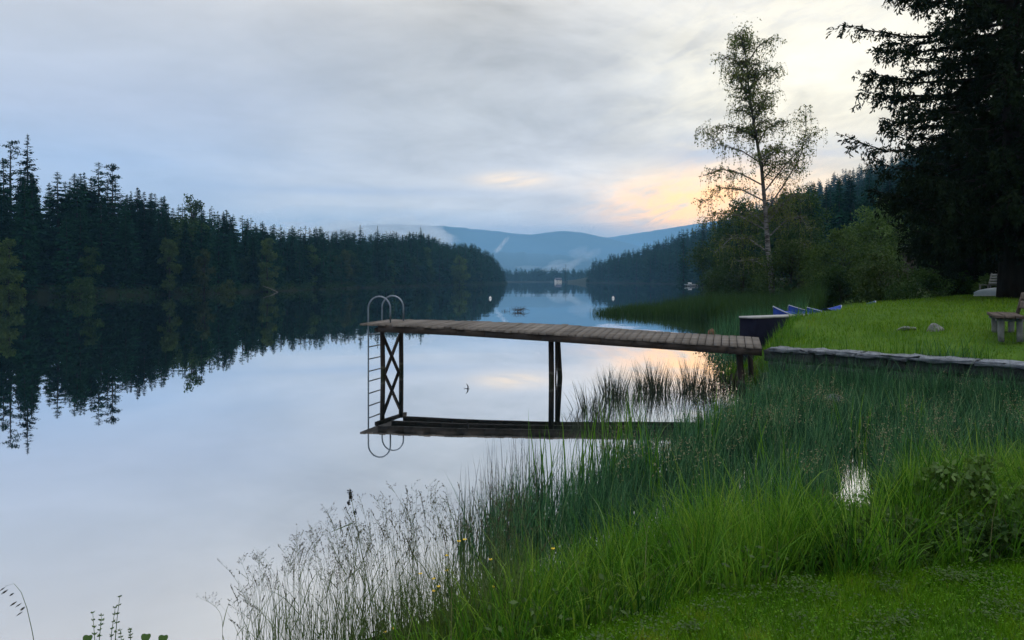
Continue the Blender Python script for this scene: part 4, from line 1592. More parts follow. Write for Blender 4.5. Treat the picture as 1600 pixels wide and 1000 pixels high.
# ------------------------------------------------------------------ bench, lawn stones
def bench():
    M = simple('old_bench_wood', (.050, .041, .036), (.105, .088, .078), 5, .85, .15, .6, (1, 1, 1), bdist=.01)
    Ml = simple('bench_concrete', (.10, .11, .11), (.17, .18, .18), 6, .9, .2, .5)
    a, b = np.array([10.12, 16.1]), np.array([9.22, 14.42])
    d = unit(b - a)
    nrm = np.array([-d[1], d[0]])
    if nrm[0] < 0:
        nrm = -nrm
    c_ = (a + b) / 2
    z0 = float(H(c_[0] + .2, c_[1]))
    root = empty('park_bench', (c_[0], c_[1], z0), 'old weathered plank bench on the lawn at the right edge', 'bench')
    O = np.array([c_[0], c_[1], z0])
    q_ = np.random.default_rng(4)

    def P(s, w, z):
        p = c_ + d * s + nrm * w
        return np.array([p[0], p[1], z0 + z]) - O
    D3, N3 = np.append(d, 0), np.append(nrm, 0)
    L = .97
    g = Geo()
    for k in range(3):
        rough_block(g, P(q_.normal(0, .01), .08 + k * .165, .445 + q_.normal(0, .003)), D3 * L, N3 * .076, (0, 0, .027), q_, 3, .004)
    g.build('seat', M, root)
    tilt = unit(N3 * .22 + np.array([0, 0, 1]))
    bn = np.cross(D3, tilt)
    g = Geo()
    for k in range(2):
        cpt = P(0, .56, .55) + tilt * (.10 + k * .17)
        rough_block(g, cpt, D3 * L, tilt * .072, bn * .02, q_, 3, .004)
    g.build('backrest', M, root)
    for s in (-.72, .72):
        g = Geo()
        rough_block(g, P(s, .12, .19), D3 * .06, N3 * .05, (0, 0, .225), q_, 2, .004)
        rough_block(g, P(s, .42, .19), D3 * .06, N3 * .05, (0, 0, .225), q_, 2, .004)
        rough_block(g, P(s, .27, .385), D3 * .055, N3 * .24, (0, 0, .03), q_, 2, .003)
        g.build('leg', Ml, root)
        g = Geo()
        beam(g, P(s, .50, .36), P(s, .545, .5) + tilt * .33, .07, .05, D3)
        g.build('back_support', M, root)


bench()

for i, (px, py, r, rr, lab) in enumerate(((1416, 516, .16, (1.6, .9, .42), 'flat pale grey stone in the lawn left of the rounder stone'),
                                          (1462, 517, .165, (1.2, .9, .85), 'pale rounded stone in rough grass on the lawn left of the bench'),
                                          (1216, 504, .10, (1.5, .9, .6), 'small pale stone at the lawn edge beside the landing stage'))):
    p = ground_hit(px, py, 9, 40)
    V, T = boulder_mesh(60 + i, rr)
    g_ = Geo().add(V * r, None, T)
    o = g_.build('stone', M_rock)
    o.location = (p[0], p[1], float(H(p[0], p[1])) + r * .2)
    tag(o, lab, 'stone')


# dark stones at the near bank
for i, (x, y, r, rr, lab) in enumerate(((1.28, 5.25, .17, (1.5, 1, .75), 'dark wet stone in the near bank grass, left of a pair'),
                                        (1.62, 5.6, .15, (1.5, 1, .9), 'dark mossy stone in the near bank grass, right of a pair'))):
    V, T = boulder_mesh(90 + i, rr)
    o = Geo().add(V * r, None, T).build('stone', M_rubble)
    o.location = (x, y, float(H(x, y)) + r * .55)
    tag(o, lab, 'stone')


# ------------------------------------------------------------------ houses
def houses():
    M_red = simple('red_boards', (.12, .022, .015), (.17, .035, .024), 3, .8, .2, .2)
    M_wht = simple('white_boards', (.55, .55, .53), (.66, .66, .64), 3, .7, .2, .1)
    M_roof = simple('slate_roof', (.030, .036, .055), (.050, .058, .085), 3, .8, .3, .4)
    M_wall = simple('dark_boards', (.03, .026, .022), (.05, .043, .037), 3, .85, .2, .2)
    M_glass = simple('window_glass', (.02, .025, .03), (.03, .035, .04), 2, .1, .6, 0)

    def house(name, x, y, w, dpt, h, rh, rz, mats, lab):
        z = max(.3, float(H(x, y)))
        e = empty(name, (x, y, z), lab, 'house', None, rz)
        g = Geo()
        V = [(-w, -dpt, -1), (w, -dpt, -1), (w, dpt, -1), (-w, dpt, -1), (-w, -dpt, h), (w, -dpt, h), (w, dpt, h), (-w, dpt, h), (-w, 0, h + rh), (w, 0, h + rh)]
        g.add(V, [(0, 1, 5, 4), (2, 3, 7, 6), (1, 2, 6, 5), (3, 0, 4, 7)], [(5, 6, 9), (7, 4, 8)])
        g.build('wall', mats[0], e)
        g = Geo()
        for s in (-1, 1):
            slope = unit(np.array([0, s * dpt, -rh]))
            nn = np.cross(slope, [1, 0, 0]) * s
            ln = sqrt(dpt * dpt + rh * rh) / 2 + .3
            c_ = np.array([0, 0, h + rh + .08]) + slope * (ln - .02)
            box(g, c_, (w + .4, 0, 0), slope * ln, unit(nn) * .06)
        g.build('roof', mats[1], e)
        for k in (-.5, .5):
            g = Geo()
            box(g, (k * w, -dpt - .03, h * .55), (.55, 0, 0), (0, .04, 0), (0, 0, .65))
            fr = g.build('window', M_wht, e)
            g = Geo()
            for s in (-1, 1):
                box(g, (k * w + s * .24, -dpt - .075, h * .55), (.2, 0, 0), (0, .012, 0), (0, 0, .55))
            g.build('pane', M_glass, fr)
        g = Geo()
        box(g, (0, -dpt - .03, h * .4), (.45, 0, 0), (0, .04, 0), (0, 0, h * .4))
        g.build('door', M_wht, e)
        return e
    house('boathouse', at(1131, 430, 104)[0], 104, 1.7, 1.6, 2.0, 1.1, radians(-15), (M_red, M_roof), 'small red boathouse with white windows peeping through the thicket by the lake')
    house('cottage', at(1478, 415, 70)[0], 70, 4.6, 3.5, 1.3, 1.4, radians(18), (M_wall, M_roof), 'dark cottage with slate-blue roof half hidden under the spruce boughs')
    house('cottage', at(872, 433, 872)[0], 872, 3.4, 3, 2.6, 2.2, radians(10), (M_wht, M_roof), 'tiny pale cottage on the far right point at the misty end of the lake')


houses()

#GRASS#
# ------------------------------------------------------------------ grasses
M_lawn = foliage('lawn_grass', [(.024, .090, .004), (.055, .155, .006), (.10, .215, .009), (.19, .21, .03)], .3, .08, .5, 0)
M_farlawn = foliage('far_lawn_grass', [(.036, .10, .005), (.072, .16, .007), (.112, .20, .010), (.17, .20, .03)], .3, .12, .55, 0)
M_bank = foliage('bank_grass', [(.008, .038, .005), (.030, .105, .008), (.080, .20, .016), (.17, .27, .035)], .35, .12, .5, 0)
M_reed = foliage('reed_blades', [(.008, .032, .018), (.026, .088, .046), (.064, .175, .085), (.19, .28, .15)], .35, .14, .5, 0)
M_reed_dark = foliage('bulrush_blades', [(.014, .020, .014), (.022, .034, .018), (.034, .050, .024)], .2, .25, .5, 0)
M_island = foliage('reed_bed_blades', [(.014, .036, .012), (.024, .058, .016), (.042, .085, .022)], .25, .1, .5, 0)
M_straw = foliage('seed_heads', [(.10, .10, .065), (.18, .18, .11), (.26, .25, .16)], .3, .2, .6, 0)
M_stalk = foliage('grass_stalks', [(.04, .07, .022), (.07, .12, .034), (.12, .16, .06)], .25, .25, .5, 0)


def inpoly(poly, x, y):
    return sdf(np.array(poly, float), x, y) > 0


def scatter(n, bx, by, ok):
    X = rng.uniform(*bx, n)
    Y = rng.uniform(*by, n)
    k = ok(X, Y)
    X, Y = X[k], Y[k]
    return np.stack([X, Y, np.maximum(H(X, Y), -.12)], 1)


# lawn near the viewer
P = scatter(420000, (-1.6, 6.6), (2.2, 6.6), lambda x, y: (y < lawn_edge(x) + .06) & (sdf(RIGHT, x, y) > .2) & (np.abs(x) < y * .72 + 2.0) & ((np.abs(x) < y * .72 + .3) | (rng.uniform(0, 1, len(x)) < .5)))
g = Geo()
dry = smooth(.15, .8, wob(P[:, 0], P[:, 1], .45) + .5 * wob(P[:, 0] + 3, P[:, 1], .2)) * smooth(3.9, 3.3, P[:, 1])
patch = .20 * wob(P[:, 0], P[:, 1], .45) + .14 * wob(P[:, 0] + 9, P[:, 1], .13) + .1 * wob(P[:, 0] + 2, P[:, 1] + 5, .05)
tint = np.clip(rng.normal(.38, .16, len(P)) + .45 * dry + patch, 0, 1)
blades(g, P, rng.uniform(.02, .065, len(P)) * (1 + 1.6 * patch), rng.uniform(.003, .0055, len(P)), rng.uniform(.1, .7, len(P)), rng.uniform(.1, .9, len(P)), 2, tint)
# clover and broad leaves in the lawn
k = rng.choice(len(P), 9000, replace=False)
U = unit(rng.normal(size=(9000, 3)) * [1, 1, .25])
rhombs(g, P[k] + [0, 0, .02] + rng.uniform(0, .02, (9000, 1)) * [[0, 0, 1]], U, unit(np.cross(U, [[0, 0, 1.0]])), rng.uniform(.008, .017, 9000), .009, rng.uniform(.2, .6, 9000))
tag(g.build('lawn_grass', M_lawn), 'short mown grass of the lawn in the near right corner', 'grass', None, 'stuff')

# clover and plantain patches in the near lawn
g = Geo()
cen = P[rng.choice(len(P), 170, replace=False)]
kk = rng.integers(20, 110, len(cen))
sp = np.repeat(rng.uniform(.03, .10, len(cen)), kk)
LPc = np.repeat(cen, kk, 0) + rng.normal(0, 1, (kk.sum(), 3)) * sp[:, None] * [1, 1, 0]
LPc = LPc[LPc[:, 1] < lawn_edge(LPc[:, 0])]
LPc[:, 2] = H(LPc[:, 0], LPc[:, 1]) + rng.uniform(.025, .055, len(LPc))
a_ = rng.uniform(0, 6.28, len(LPc))
U = unit(np.stack([np.cos(a_), np.sin(a_), rng.normal(.1, .3, len(a_))], 1))
rhombs(g, LPc, U, unit(np.cross(U, rng.normal(0, .3, LPc.shape) + [0, 0, 1.0])), rng.uniform(.010, .022, len(LPc)), rng.uniform(.009, .016, len(LPc)), rng.uniform(0, .8, len(LPc)))
k = rng.choice(len(P), 500, replace=False)
blades(g, P[k], rng.uniform(.06, .15, 500), rng.uniform(.002, .005, 500), rng.uniform(.1, .9, 500), rng.uniform(.2, 1.2, 500), 4, rng.uniform(.2, 1, 500))
tag(g.build('lawn_weeds', M_leaf_mid), 'dark clover patches and stray long blades in the near lawn', 'weeds', None, 'stuff')

# lawn by the bench
P = scatter(260000, (5.4, 32), (9.0, 36), lambda x, y: (sdf(RIGHT, x, y) > .25) & (x < y * .72 + 4) & (rng.uniform(0, 1, len(x)) < np.clip(14 / y, .25, 1) ** 1.5) & ((x + y) > 21.6) & (y > lawn_edge(x) + 2))
g = Geo()
rock = np.exp(-(((P[:, 0] - 8.9) / 1.5) ** 2 + ((P[:, 1] - 16.8) / .9) ** 2))
ns = wob(P[:, 0], P[:, 1], 1.0)
hh = rng.uniform(.04, .10, len(P)) * (1 + .35 * ns) + rock * rng.uniform(0, .22, len(P))
edge = smooth(1.2, .2, sdf(RIGHT, P[:, 0], P[:, 1])) * (P[:, 1] > 16)
hh = hh + edge * rng.uniform(0, .22, len(P))
tint = np.clip(rng.normal(.46, .17, len(P)) + .12 * ns - .15 * rock, 0, 1)
blades(g, P, hh, rng.uniform(.006, .012, len(P)) * np.clip(P[:, 1] / 14, 1, 2), rng.uniform(.1, .6, len(P)), rng.uniform(.2, .9, len(P)), 2, tint)
tag(g.build('lawn_grass', M_farlawn), 'bright green grass of the raised lawn with the bench', 'grass', None, 'stuff')

# long grass on the near bank
def bank_ok(x, y):
    d = sdf(RIGHT, x, y)
    return (d > .1) & (y > lawn_edge(x)) & (y < 12) & (rng.uniform(0, 1, len(x)) < smooth(400, 620, CX + F * x / y)) & (x < y * .72 + 3.0) & (x > -2.6) & (rng.uniform(0, 1, len(x)) < .35 + .65 * smooth(-.6, .3, x))


P = scatter(64000, (-2.8, 10.5), (2.4, 12.5), bank_ok)
tt = np.clip(rng.normal(.30, .18, len(P)) + .15 * wob(P[:, 0], P[:, 1], .5), 0, 1)
hf = np.ones(len(P))
# tufts, each with its own height, tint and spread
cen = P[rng.choice(len(P), 1900, replace=False)]
kk = rng.integers(14, 34, len(cen))
sp = rng.uniform(.02, .06, len(cen))
P2 = np.repeat(cen, kk, 0) + rng.normal(0, 1, (kk.sum(), 3)) * np.repeat(sp, kk)[:, None] * [1, 1, 0]
P2[:, 2] = H(P2[:, 0], P2[:, 1])
off = P2 - np.repeat(cen, kk, 0)
t2 = np.clip(np.repeat(rng.normal(.52, .24, len(cen)), kk) + rng.normal(0, .1, len(P2)), 0, 1)
h2 = np.repeat(rng.uniform(.8, 1.55, len(cen)), kk)
az = np.concatenate([rng.uniform(0, 2 * pi, len(P)), np.arctan2(off[:, 1], off[:, 0]) + rng.normal(0, .5, len(P2))])
bx = rng.uniform(-.5, 5.5, 150)
by = lawn_edge(bx) + rng.uniform(.25, 2.6, 150)
kb = sdf(RIGHT, bx, by) > .05
bx, by = bx[kb], by[kb]
kk = rng.integers(50, 130, len(bx))
sp = np.repeat(rng.uniform(.05, .11, len(bx)), kk)
c3 = np.repeat(np.stack([bx, by, 0 * bx], 1), kk, 0)
o3 = rng.normal(0, 1, c3.shape) * sp[:, None] * [1, 1, 0]
P3 = c3 + o3
P3[:, 2] = H(P3[:, 0], P3[:, 1])
P2 = np.concatenate([P2, P3])
off = np.concatenate([off, o3])
t2 = np.concatenate([t2, np.clip(np.repeat(rng.normal(.62, .22, len(bx)), kk) + rng.normal(0, .12, len(P3)), 0, 1)])
h2 = np.concatenate([h2, np.repeat(rng.uniform(1.3, 2.3, len(bx)), kk)])
az = np.concatenate([az, np.arctan2(o3[:, 1], o3[:, 0]) + rng.normal(0, .5, len(P3))])
P = np.concatenate([P, P2])
tt = np.concatenate([tt, t2])
hf = np.concatenate([hf, h2])
ed = P[:, 1] - lawn_edge(P[:, 0])
hh = rng.uniform(.08, .36, len(P)) * hf * (.8 + .2 * smooth(0, .2, ed)) * (1 - .25 * smooth(.8, 2.0, ed)) * (.8 + .45 * smooth(-.3, .9, P[:, 0])) * (1 + .3 * wob(P[:, 0], P[:, 1], .45))
pxb = CX + F * P[:, 0] / P[:, 1]
hh *= 1 - .5 * np.exp(-((pxb - 1338) / 60) ** 4) * smooth(.2, .8, ed)
g = Geo()
blades(g, P, hh, rng.uniform(.004, .0105, len(P)), np.abs(rng.normal(.15, .32, len(P))), np.abs(rng.normal(.6, .95, len(P))), 5, tt, az=az)
tag(g.build('bank_grass', M_bank), 'long green grass hanging over the near bank of the lake', 'grass', None, 'stuff')
# dead bent stalks and small broad leaves mixed into the bank
g = Geo()
k = rng.choice(len(P), 1100, replace=False)
blades(g, P[k], rng.uniform(.2, .6, 1100), rng.uniform(.003, .006, 1100), np.abs(rng.normal(.4, .4, 1100)), np.abs(rng.normal(.7, .8, 1100)), 4, rng.uniform(.1, .8, 1100))
M_dead = foliage('dead_grass', [(.07, .06, .035), (.13, .12, .07), (.20, .19, .12)], .2, .2, .6, 0)
tag(g.build('dead_grass', M_dead), 'bent dry stalks scattered through the green bank grass', 'grass', None, 'stuff')
g = Geo()
cen = P[rng.choice(len(P), 900, replace=False)]
kk = rng.integers(8, 22, len(cen))
LPw = np.repeat(cen, kk, 0) + rng.normal(0, .06, (kk.sum(), 3)) * [1, 1, 0]
LPw[:, 2] = H(LPw[:, 0], LPw[:, 1]) + rng.uniform(.02, .30, len(LPw)) * np.repeat(rng.uniform(.3, 1.2, len(cen)), kk)
U = unit(rng.normal(size=LPw.shape) + [0, 0, .3])
rhombs(g, LPw, U, unit(np.cross(U, rng.normal(size=LPw.shape))), rng.uniform(.02, .055, len(LPw)), rng.uniform(.014, .032, len(LPw)), np.clip(np.repeat(rng.normal(.45, .2, len(cen)), kk) + rng.normal(0, .1, len(LPw)), 0, 1))
tag(g.build('bank_weeds', M_leaf_mid), 'small broad-leaved weeds growing through the bank grass', 'weeds', None, 'stuff')

# marsh reeds
MARSH = [(-.60, 5.9), (-.40, 7.2), (-.05, 8.1), (.75, 8.8), (1.5, 9.9), (2.3, 11), (3.1, 12.3), (4.6, 14.4), (5.5, 15.7), (8.5, 12.75), (9, 11.6), (7, 9.4), (4, 7.1), (2, 6.3), (.6, 5.8)]


def marsh_density(x, y):
    n = .5 + .5 * wob(x, y, .8) + .25 * wob(x + 4, y + 1, .35)
    dens = .25 + .85 * smooth(.15, .75, n)
    edge = smooth(0, .3, sdf(np.array(MARSH, float), x, y))
    dens *= .15 + .85 * edge
    dens *= 1 - .98 * np.exp(-(((x - .457 * y) / .28) ** 2 + ((y - 8.6) / 2.6) ** 2) ** 2)
    dens *= 1 - .85 * np.exp(-(((x - 3.35) / .35) ** 2 + ((y - 9.6) / .7) ** 2))
    dens *= 1 - .9 * np.exp(-(((x - 2.1) / .6) ** 2 + ((y - 12.2) / .9) ** 2))
    dens *= 1 - .8 * np.exp(-(((x - 1.25) / .55) ** 2 + ((y - 10.6) / .55) ** 2))
    back = smooth(13.2, 15.2, y) * smooth(5.2, 4.0, x)
    dens *= 1 - .8 * back
    return dens


def marsh_ok(x, y):
    return inpoly(MARSH, x, y) & (rng.uniform(0, 1, len(x)) < marsh_density(x, y))


cen = scatter(7600, (-.7, 9.2), (5.6, 17), marsh_ok)
k = rng.integers(8, 20, len(cen))
P = np.repeat(cen, k, 0)
P = P + rng.normal(0, .045, P.shape) * [1, 1, 0]
P[:, 2] = np.maximum(H(P[:, 0], P[:, 1]), -.1)
ct = np.repeat(rng.normal(0, .13, len(cen)), k)
chh = np.repeat(rng.uniform(.6, 1.2, len(cen)), k)
near = smooth(9.5, 6.5, P[:, 1])
hh = rng.uniform(.40, .86, len(P)) * chh * (1 - .12 * near)
hh *= 1 + .28 * smooth(1.3, .2, (21.3 - P[:, 0] - P[:, 1]) * .707)
az = rng.normal(.5, 1.6, len(P))
g = Geo()
blades(g, P, hh, rng.uniform(.006, .014, len(P)) * np.clip(P[:, 1] / 9, .8, 1.5), np.abs(rng.normal(0, .17, len(P))), np.abs(rng.normal(.35, .65, len(P))), 4, np.clip(rng.normal(.36, .26, len(P)) + ct, 0, 1), az=az)
# taller stand right at the foot of the wall
P = scatter(42000, (5.2, 9.4), (11, 16.2), lambda x, y: (np.abs((21.33 - x - y) * .707 - .62) < .5) & (x > 5.1) & (rng.uniform(0, 1, len(x)) < .35 + .5 * smooth(-.2, .5, wob(x, y, .6))))
P[:, 2] = np.maximum(P[:, 2], -.1)
blades(g, P, rng.uniform(.45, 1.06, len(P)), rng.uniform(.006, .013, len(P)), np.abs(rng.normal(.02, .16, len(P))), np.abs(rng.normal(.5, .7, len(P))), 4, np.clip(rng.normal(.38, .22, len(P)), 0, 1))
tag(g.build('reeds', M_reed), 'dense blue-green reeds filling the shallow bay below the wall', 'reeds', None, 'stuff')

# broad iris-like blades standing in bunches
g = Geo()
IR = [(.5, 8.6), (.85, 9.3), (1.35, 10.3), (1.75, 11.0), (2.6, 10.2), (3.2, 11.4), (1.5, 8.4), (4.9, 10.6), (6.0, 11.2), (1.15, 9.0), (2.9, 8.4)]
for (x, y) in IR:
    n = rng.integers(14, 26)
    p = np.stack([rng.normal(x, .16, n), rng.normal(y, .16, n), np.full(n, -.08)], 1)
    blades(g, p, rng.uniform(.55, 1.05, n), rng.uniform(.014, .024, n), np.abs(rng.normal(.05, .1, n)), np.abs(rng.normal(.12, .25, n)), 5, np.clip(rng.normal(.55, .15, n), 0, 1))
tag(g.build('iris_leaves', M_bank), 'broad upright iris leaves in bunches among the reeds', 'reeds', None, 'stuff')

# dark bulrush tufts in front of the jetty and thin stems at the left rim of the marsh
g = Geo()
T_ = [(948, 616, .75), (962, 619, .85), (1005, 610, .85), (1022, 612, .9), (1035, 612, .8), (1080, 608, .95), (1096, 611, .85), (1064, 614, .6), (1120, 607, .7), (1140, 606, .75), (985, 622, .5), (922, 640, .7), (935, 655, .6), (908, 668, .5)]
for (px, py, hmax) in T_:
    Y = CAMZ * F / (py - HY)
    X = (px - CX) / F * Y
    n = int(120 * hmax)
    p = np.stack([rng.normal(X, .12, n), rng.normal(Y, .12, n), np.full(n, -.06)], 1)
    dx = p[:, 0] - X
    blades(g, p, rng.uniform(.35, 1, n) * hmax, rng.uniform(.007, .014, n), np.clip(np.abs(dx) * 1.4 + np.abs(rng.normal(0, .08, n)), 0, .6), np.abs(rng.normal(.1, .3, n)), 4, np.clip(rng.normal(.4, .2, n), 0, 1), az=np.where(dx > 0, 0, pi) + rng.normal(0, .6, n))
n = 420
X = rng.uniform(-.55, .35, n)
Y = rng.uniform(5.9, 9.6, n)
kk = (X > -.75 + .12 * (Y - 5.9) + rng.exponential(.16, n))
p = np.stack([X, Y, np.full(n, -.06)], 1)[kk]
n = len(p)
blades(g, p, rng.uniform(.3, .8, n), rng.uniform(.004, .007, n), np.abs(rng.normal(.03, .08, n)), np.abs(rng.normal(.05, .2, n)), 4, np.clip(rng.normal(.3, .2, n), 0, 1))
n = 700
p = scatter(4200, (.6, 5.6), (8.4, 17.4), lambda x, y: inpoly([(.7, 8.4), (1.2, 11), (1.6, 14), (1.9, 16.4), (3.2, 17.3), (5.3, 16.6), (5.4, 15.5), (2.4, 11), (1.2, 8.6)], x, y) & (rng.uniform(0, 1, len(x)) < .1 + .6 * smooth(.1, .6, wob(x, y, .6))))
n = len(p)
p[:, 2] = -.06
blades(g, p, rng.uniform(.15, .6, n), rng.uniform(.006, .011, n), np.abs(rng.normal(.1, .2, n)), np.abs(rng.normal(.2, .5, n)), 4, np.clip(rng.normal(.4, .2, n), 0, 1))
tag(g.build('bulrushes', M_reed_dark), 'dark thin bulrush tufts standing in open water by the jetty', 'reeds', None, 'stuff')

# seed heads over the marsh
g = Geo()
cen = scatter(1100, (1.0, 8.0), (6.2, 13.5), lambda x, y: inpoly(MARSH, x, y) & (wob(x + 2, y, .9) > .12))
for p in cen:
    hgt = rng.uniform(.6, .95)
    top = p + np.array([rng.normal(0, .08), rng.normal(0, .08), hgt])
    n = 16
    t_ = rng.uniform(0, 1, n)
    pos = top - np.outer(t_, [0, 0, .2]) + rng.normal(0, .028, (n, 3))
    U = unit(rng.normal(size=(n, 3)) * .7 + [0, 0, .2])
    rhombs(g, pos, U, unit(np.cross(U, rng.normal(size=(n, 3)))), rng.uniform(.016, .036, n), .009, np.clip(rng.normal(.5, .3, n), 0, 1))
tag(g.build('seed_heads', M_straw), 'pale feathery seed heads scattered over the reeds', 'grass', None, 'stuff')

# reed bed in the middle distance
IS = [(5.6, 54.5), (7.5, 51.5), (10.5, 49.5), (12.5, 44.5), (14.5, 40.5), (13.8, 37), (14.6, 36), (17, 41), (22, 52), (22.5, 60), (15, 60), (9, 57.5)]
P = scatter(60000, (5, 23), (35, 61), lambda x, y: inpoly(IS, x, y) & (rng.uniform(0, 1, len(x)) < .5 + .5 * smooth(-.2, .5, wob(x, y, 1.6))))
P[:, 2] = np.maximum(P[:, 2], -.05)
g = Geo()
hx = np.interp(P[:, 0], [5.6, 10.5, 12, 16, 22], [.55, .95, 1.35, 1.6, 1.8]) * (1 + .3 * wob(P[:, 0], P[:, 1], 1.3))
blades(g, P, hx * rng.uniform(.5, 1.1, len(P)), rng.uniform(.02, .035, len(P)), np.abs(rng.normal(0, .14, len(P))), np.abs(rng.normal(.15, .3, len(P))), 3, np.clip(rng.normal(.5, .2, len(P)) + .2 * wob(P[:, 0], P[:, 1], 2), 0, 1))
tag(g.build('reed_bed', M_island), 'tongue of green reeds reaching into the lake beyond the jetty', 'reeds', None, 'stuff')
# reeds along the bank behind the landing stage
P = scatter(26000, (6.5, 24), (19, 58), lambda x, y: (sdf(RIGHT, x, y) > -1.8) & (sdf(RIGHT, x, y) < 1.6) & (y > 25 + rng.uniform(0, 3, len(x))))
P[:, 2] = np.maximum(P[:, 2], -.05)
g = Geo()
blades(g, P, rng.uniform(.5, 1.35, len(P)), rng.uniform(.012, .024, len(P)), np.abs(rng.normal(0, .12, len(P))), np.abs(rng.normal(.15, .3, len(P))), 3, np.clip(rng.normal(.4, .2, len(P)), 0, 1))
tag(g.build('bank_reeds', M_reed), 'dark reeds along the bank behind the blue boats', 'reeds', None, 'stuff')
# overgrown end of the wall
g = Geo()
P = scatter(9000, (7.0, 9.8), (11.2, 14.2), lambda x, y: (np.abs((x + y - 21.1) * .707) < .55) & (rng.uniform(0, 1, len(x)) < .1 + .9 * smooth(7.3, 8.6, x)))
P[:, 2] = np.maximum(P[:, 2], .1)
blades(g, P, rng.uniform(.25, .75, len(P)), rng.uniform(.006, .012, len(P)), np.abs(rng.normal(.2, .3, len(P))), np.abs(rng.normal(.9, .8, len(P))), 5, np.clip(rng.normal(.42, .22, len(P)), 0, 1))
tag(g.build('wall_grass', M_reed), 'long grass smothering the right end of the stone wall', 'grass', None, 'stuff')
# ragged grass over the wall and around the landing stage
P = scatter(26000, (5.3, 9.6), (11.4, 16.4), lambda x, y: (np.abs((x + y - 21.0) * .707) < .75) & (rng.uniform(0, 1, len(x)) < .15 + .75 * smooth(6.4, 8.4, x)))
ok = ~(((P[:, 0] + P[:, 1] - 21.33) * .707 > -.22) & ((P[:, 0] + P[:, 1] - 21.33) * .707 < .42) & (rng.uniform(0, 1, len(P)) < .93))
P = P[ok]
g = Geo()
blades(g, P, rng.uniform(.15, .62, len(P)), rng.uniform(.006, .012, len(P)), np.abs(rng.normal(.1, .2, len(P))), np.abs(rng.normal(.5, .6, len(P))), 4, np.clip(rng.normal(.4, .2, len(P)), 0, 1))
P = scatter(22000, (5.2, 11), (16.2, 25), lambda x, y: (np.abs(sdf(RIGHT, x, y) - .5) < .85) & (x < 8.6) & (rng.uniform(0, 1, len(x)) < .3 + .7 * smooth(-.1, .6, wob(x, y, .7))))
P[:, 2] = np.maximum(P[:, 2], 0)
blades(g, P, rng.uniform(.08, .42, len(P)), rng.uniform(.006, .014, len(P)), np.abs(rng.normal(.1, .2, len(P))), np.abs(rng.normal(.4, .5, len(P))), 4, np.clip(rng.normal(.5, .2, len(P)), 0, 1))
tag(g.build('wall_grass', M_bank), 'ragged grass growing along the wall and the lawn edge', 'grass', None, 'stuff')


